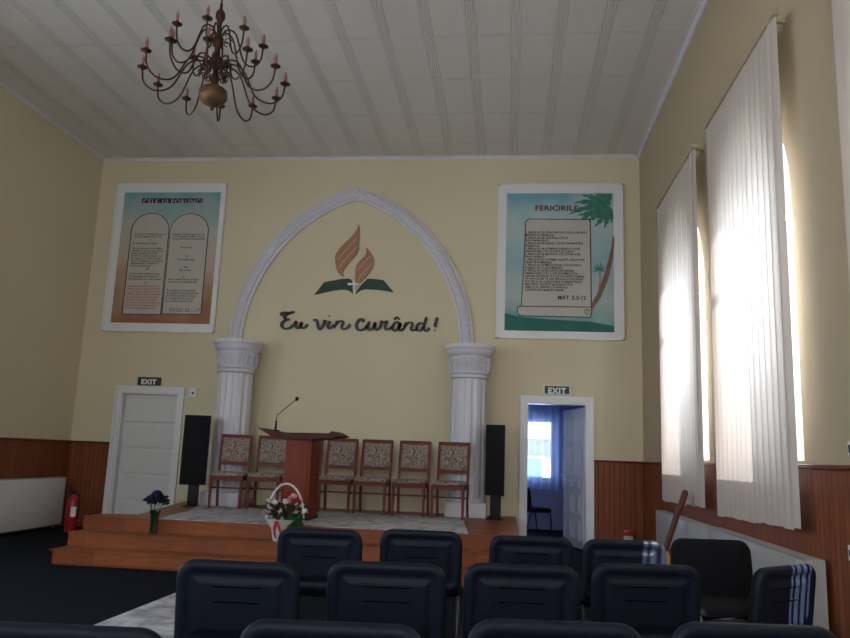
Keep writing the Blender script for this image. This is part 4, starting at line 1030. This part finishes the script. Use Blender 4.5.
finish('bridge', B(-0.07, 0.07, 0.05, 0.058, 0.14, 0.165, bev=0.003), 'guitar_side', g)
finish('neck', P([(-0.030, 0.47), (0.030, 0.47), (0.024, 0.93), (-0.024, 0.93)], 'y', 0.025, 0.05), 'neck_wood', g, smooth=0)
finish('fretboard', P([(-0.029, 0.40), (0.029, 0.40), (0.023, 0.93), (-0.023, 0.93)], 'y', 0.05, 0.057), 'guitar_side', g, smooth=0)
finish('headstock', P([(-0.024, 0.93), (0.024, 0.93), (0.038, 0.97), (0.034, 1.10), (0.0, 1.115), (-0.034, 1.10), (-0.038, 0.97)], 'y', 0.022, 0.040), 'neck_wood', g, smooth=0)
for s in (-1, 1):
    for k in range(3):
        bm = bmesh.new(); z = 0.985 + 0.04*k; tube(bm, [(s*0.03, 0.03, z), (s*0.058, 0.03, z)], 0.004, 6); box(bm, s*0.062 - 0.009, s*0.062 + 0.009, 0.024, 0.036, z - 0.008, z + 0.008, bev=0.003); finish('tuning_peg', bm, 'steel', g)
bm = bmesh.new()
for k in range(6): xx = -0.02 + 0.008*k; tube(bm, [(xx*1.3, 0.060, 0.15), (xx, 0.060, 0.93)], 0.0008, 4)
finish('strings', bm, 'steel', g)

# ------------------------------------------------------------------ hall chairs (face +y, away from camera)
def hall_chair(lab):
    t = thing('stacking_chair', lab, 'chair', (0, 0, 0), group='black stacking chairs in the hall')
    W, H = 0.505, 0.365; zc = 0.640
    def bend(u, v, d): return (u, -0.215 - 0.13*(v) + d - 0.22*u*u + 0.02 , zc + v)     # centre of the back furthest back
    bm = bmesh.new()
    plate(bm, W, H, 0.075, [(0.0, 0.0), (0.0, -0.010), (0.006, -0.020), (0.018, -0.026), (0.040, -0.027), (0.046, -0.021), (0.055, -0.020), (0.075, -0.020), (0.079, -0.024), (0.10, -0.0245), (0.13, -0.0245), (0.15, -0.0245)], bend, 8)
    sh = finish('back_shell', bm, 'shell_plastic', t, smooth=60)
    bm = bmesh.new()
    for zz in (0.05, -0.01):
        plate(bm, 0.20, 0.006, 0.003, [(0, -0.022), (0.0, -0.027), (0.001, -0.028)], lambda u, v, d: bend(u, v + zz + 0.03, d), 3)
    finish('moulded_rib', bm, 'shell_plastic', sh, smooth=60)
    bm = bmesh.new()
    plate(bm, W - 0.012, H - 0.012, 0.07, [(0.0, 0.0), (0.0, 0.018), (0.012, 0.032), (0.04, 0.042), (0.10, 0.047), (0.15, 0.048)], bend, 8)
    finish('backrest', bm, 'fabric_black', t, smooth=60)
    bm = bmesh.new()
    plate(bm, 0.50, 0.43, 0.07, [(0.02, 0.455), (0.0, 0.465), (0.0, 0.485), (0.015, 0.503), (0.05, 0.510), (0.10, 0.512), (0.15, 0.512)], lambda u, v, d: (u, v + 0.03, d - 0.012 - 0.04*max(0, v)**1), 8)
    finish('seat', bm, 'fabric_black', t, smooth=60)
    bm = bmesh.new()
    plate(bm, 0.48, 0.41, 0.06, [(0.03, 0.425), (0.01, 0.432), (0.0, 0.445)], lambda u, v, d: (u, v + 0.03, d - 0.004 - 0.04*max(0, v)), 8)
    finish('seat_shell', bm, 'shell_plastic', t, smooth=60)
    for s in (-1, 1):
        bm = bmesh.new(); tube(bm, [(s*0.235, 0.24, 0.010), (s*0.235, 0.20, 0.40), (s*0.235, 0.17, 0.425), (s*0.235, 0.0, 0.43)], 0.011, 8, 3); finish('front_leg', bm, 'frame_black', t)
        bm = bmesh.new(); tube(bm, [(s*0.235, -0.28, 0.010), (s*0.235, -0.19, 0.39), (s*0.235, -0.12, 0.425), (s*0.235, 0.02, 0.43)], 0.011, 8, 3); finish('rear_leg', bm, 'frame_black', t)
        bm = bmesh.new(); tube(bm, [(s*0.225, 0.06, 0.432), (s*0.248, -0.12, 0.436), (s*0.25, -0.19, 0.47), (s*0.235, -0.20, 0.58)], 0.011, 8, 4); finish('back_support', bm, 'frame_black', t)
    bm = bmesh.new()
    for yy in (0.15, -0.12): tube(bm, [(-0.235, yy, 0.427), (0.235, yy, 0.427)], 0.010, 8)
    finish('crossbar', bm, 'frame_black', t)
    return t
hc = [  # x, y of the top of the back, rotation, label
 (-1.10, 4.56, 6, 'black stacking chair at the left end of the front row, before the flower basket'),
 (-0.52, 4.78, 5, 'black stacking chair second from the left in the front row'),
 (0.15, 4.74, 8, 'black stacking chair of the front row standing before the open doorway'),
 (0.70, 4.78, 10, 'black stacking chair of the front row with sun stripes on the right of its back'),
 (-1.08, 3.10, 4, 'black stacking chair at the left end of the second row'),
 (-0.50, 3.30, 5, 'black stacking chair second from the left in the second row'),
 (0.07, 3.46, 6, 'black stacking chair third from the left in the second row'),
 (0.64, 3.69, 9, 'black stacking chair fourth from the left in the second row'),
 (1.34, 3.92, 42, 'black stacking chair turned aside by the right radiator with sun stripes across its back'),
 (-1.08, 1.88, 5, 'black stacking chair at the bottom left corner, only the top of its back showing'),
 (-0.46, 2.10, 5, 'black stacking chair second from the left in the nearest row'),
 (0.145, 2.29, 6, 'black stacking chair third from the left in the nearest row'),
 (0.73, 2.42, 8, 'black stacking chair at the right end of the nearest row'),
 (-1.68, 1.90, 4, 'black stacking chair cut off at the bottom left corner of the picture')]
c0 = hall_chair(hc[0][3])
def put(o, x, y, rz, lab):
    a = R(rz); off = 0.255                   # backrest top lies 0.255 behind the chair centre
    o.location = (x - math.sin(a)*off, y + math.cos(a)*off, 0); o.rotation_euler = (0, 0, a); o['label'] = lab
    return o
for i, (x, y, rz, lab) in enumerate(hc):
    put(c0 if i == 0 else dup(c0), x, y, rz, lab)
put(dup(c0), 1.27, 5.16, 188, 'black stacking chair facing the camera before the near right radiator')
# dark chair in the side room
put(dup(c0, group=''), 0.20, 13.2, -60, 'dark chair standing in the side room seen through the open doorway')
for o in S.objects:
    if o.get('group') == '': del o['group']

# ------------------------------------------------------------------ chandelier
ch = thing('chandelier', 'bronze candle-arm chandelier hanging from the ceiling', 'chandelier', (-2.82, 6.4, 0))
zb = 4.43
bm = bmesh.new(); lathe(bm, [(0.004, zb-0.05), (0.018, zb-0.035), (0.012, zb-0.015), (0.05, zb+0.005), (0.095, zb+0.03), (0.128, zb+0.075), (0.132, zb+0.10), (0.128, zb+0.15), (0.11, zb+0.17), (0.09, zb+0.18), (0.05, zb+0.20), (0.03, zb+0.23)], 40); finish('bowl', bm, 'brass_bowl', ch, smooth=50)
bm = bmesh.new()
lathe(bm, [(0.03, zb+0.22), (0.045, zb+0.27), (0.025, zb+0.31), (0.022, zb+0.36), (0.055, zb+0.42), (0.06, zb+0.47), (0.03, zb+0.52), (0.025, zb+0.58), (0.05, zb+0.63), (0.05, zb+0.68), (0.022, zb+0.74), (0.02, zb+0.85), (0.045, zb+0.90), (0.045, zb+0.95), (0.015, zb+1.0), (0.012, zb+1.06)], 20)
finish('stem', bm, 'brass_dark', ch, smooth=50)
bm = bmesh.new(); zz = zb + 1.05; k = 0
while zz < ZC - 0.06:
    pts = [((0.014*math.cos(a) if k % 2 else 0), (0 if k % 2 else 0.014*math.cos(a)), zz + 0.024 + 0.026*math.sin(a)) for a in [2*PI*j/10 for j in range(10)]]
    tube(bm, pts, 0.004, 5, closed=True); zz += 0.04; k += 1
finish('chain', bm, 'brass_dark', ch)
bm = bmesh.new(); lathe(bm, [(0.01, ZC-0.08), (0.03, ZC-0.06), (0.065, ZC-0.015), (0.065, ZC-0.001)], 20); finish('ceiling_rose', bm, 'brass_dark', ch)
def arm(par, ang, Rr2, zs, zcup, r0):
    c, s = math.cos(ang), math.sin(ang)
    def q(r, z): return (r*c, r*s, z)
    bm = bmesh.new()
    tube(bm, [q(r0, zs), q(r0 + 0.10*Rr2, zs + 0.06), q(Rr2*0.38, zs + 0.02), q(Rr2*0.58, zcup - 0.14), q(Rr2*0.80, zcup - 0.20), q(Rr2*0.96, zcup - 0.13), q(Rr2, zcup)], 0.0085, 7, 5)
    # curl by the stem
    tube(bm, [q(r0 + 0.02 + 0.045*(1-j/9)*math.cos(j*0.8) + 0.04, zs - 0.06 + 0.045*(1-j/9)*math.sin(j*0.8)) for j in range(8)], 0.005, 5, 2)
    a = finish('arm', bm, 'brass_dark', par)
    bm = bmesh.new(); lathe(bm, [(0.008, -0.015), (0.02, 0.0), (0.046, 0.012), (0.048, 0.018), (0.018, 0.014), (0.02, 0.04), (0.014, 0.042)], 14, c=q(Rr2, zcup)); finish('candle_cup', bm, 'brass_dark', a)
    bm = bmesh.new(); lathe(bm, [(0.015, 0.04), (0.015, 0.11), (0.007, 0.115), (0.010, 0.125), (0.004, 0.14)], 10, c=q(Rr2, zcup)); finish('candle', bm, 'candle', a)
for k in range(12): arm(ch, R(90 - 13.5 - 30*k), 0.655, zb + 0.38, zb + 0.29, 0.03)
for k in range(8): arm(ch, R(90 + 9 - 45*k), 0.43, zb + 0.72, zb + 0.62, 0.03)
# scroll work round the stem
bm = bmesh.new()
for k in range(10):
    a = 2*PI*k/10; c, s = math.cos(a), math.sin(a)
    for z0, sg in ((zb+0.30, 1), (zb+0.42, -1)):
        tube(bm, [((0.11 + 0.05*(1-j/10)*math.cos(j*0.8))*c, (0.11 + 0.05*(1-j/10)*math.cos(j*0.8))*s, z0 + sg*0.05*(1-j/10)*math.sin(j*0.8)) for j in range(9)], 0.006, 5, 2)
finish('scroll_work', bm, 'brass_dark', ch)

# ------------------------------------------------------------------ light
w = bpy.data.worlds.new('sky'); S.world = w; w.use_nodes = True; nt = w.node_tree; bg = nt.nodes['Background']
tc = nn(nt, 'ShaderNodeTexCoord'); sp = nn(nt, 'ShaderNodeSeparateXYZ'); nt.links.new(tc.outputs['Generated'], sp.inputs[0])
cr = nn(nt, 'ShaderNodeValToRGB'); nt.links.new(sp.outputs['Z'], cr.inputs['Fac'])
e = cr.color_ramp.elements; e[0].position = 0.0; e[0].color = (0.72, 0.80, 0.90, 1); e[1].position = 0.6; e[1].color = (0.42, 0.60, 0.95, 1)
nt.links.new(cr.outputs['Color'], bg.inputs['Color']); bg.inputs['Strength'].default_value = 1.8

def light(name, typ, **k):
    l = bpy.data.lights.new(name, typ)
    for a, b in k.items(): setattr(l, a, b)
    o = bpy.data.objects.new(name, l); C.objects.link(o); return o
sun = light('sun', 'SUN', energy=24.0, angle=R(0.6), color=(1.0, 0.96, 0.92))
sd = Vector((-0.53, 0.85, -0.86)); sun.rotation_euler = sd.to_track_quat('-Z', 'Y').to_euler()
# daylight lamps outside the panes; left and front windows are added for fill
def daylight_fill(x, y0, y1, sgn, e, col):
    o = light('daylight_fill', 'AREA', energy=e, shape='RECTANGLE', size=TOP - SILL, size_y=y1 - y0, color=col)
    o.location = (x, (y0+y1)/2, (SILL+TOP)/2); o.rotation_euler = Vector((sgn, 0, -0.15)).to_track_quat('-Z', 'Y').to_euler()
    return o
for a, b in FRONT_FILL_WIN:
    o = light('daylight_fill', 'AREA', energy=130, shape='RECTANGLE', size=b - a, size_y=TOP - SILL, color=(0.97, 0.97, 1.0))  # fill lamp outside the added rear windows
    o.location = ((a+b)/2, YF - 0.32, (SILL+TOP)/2); o.rotation_euler = (R(90), 0, 0)
for a, b in LEFT_FILL_WIN: daylight_fill(XL - 0.36, a, b, 1, 75, (0.80, 0.90, 1.0))
for a, b in WIN: daylight_fill(XR + 0.36, a, b, -1, 165, (0.80, 0.91, 1.0))
o = light('daylight_fill', 'AREA', energy=15, shape='RECTANGLE', size=1.4, size_y=1.1, color=(0.35, 0.55, 1.0))
o.location = (0.12, IY + 0.35, 1.5); o.rotation_euler = (R(-90), 0, 0)

S.view_settings.view_transform = 'Standard'; S.view_settings.look = 'None'; S.view_settings.gamma = 1
S.view_settings.use_curve_mapping = False; S.view_settings.exposure = 0.5
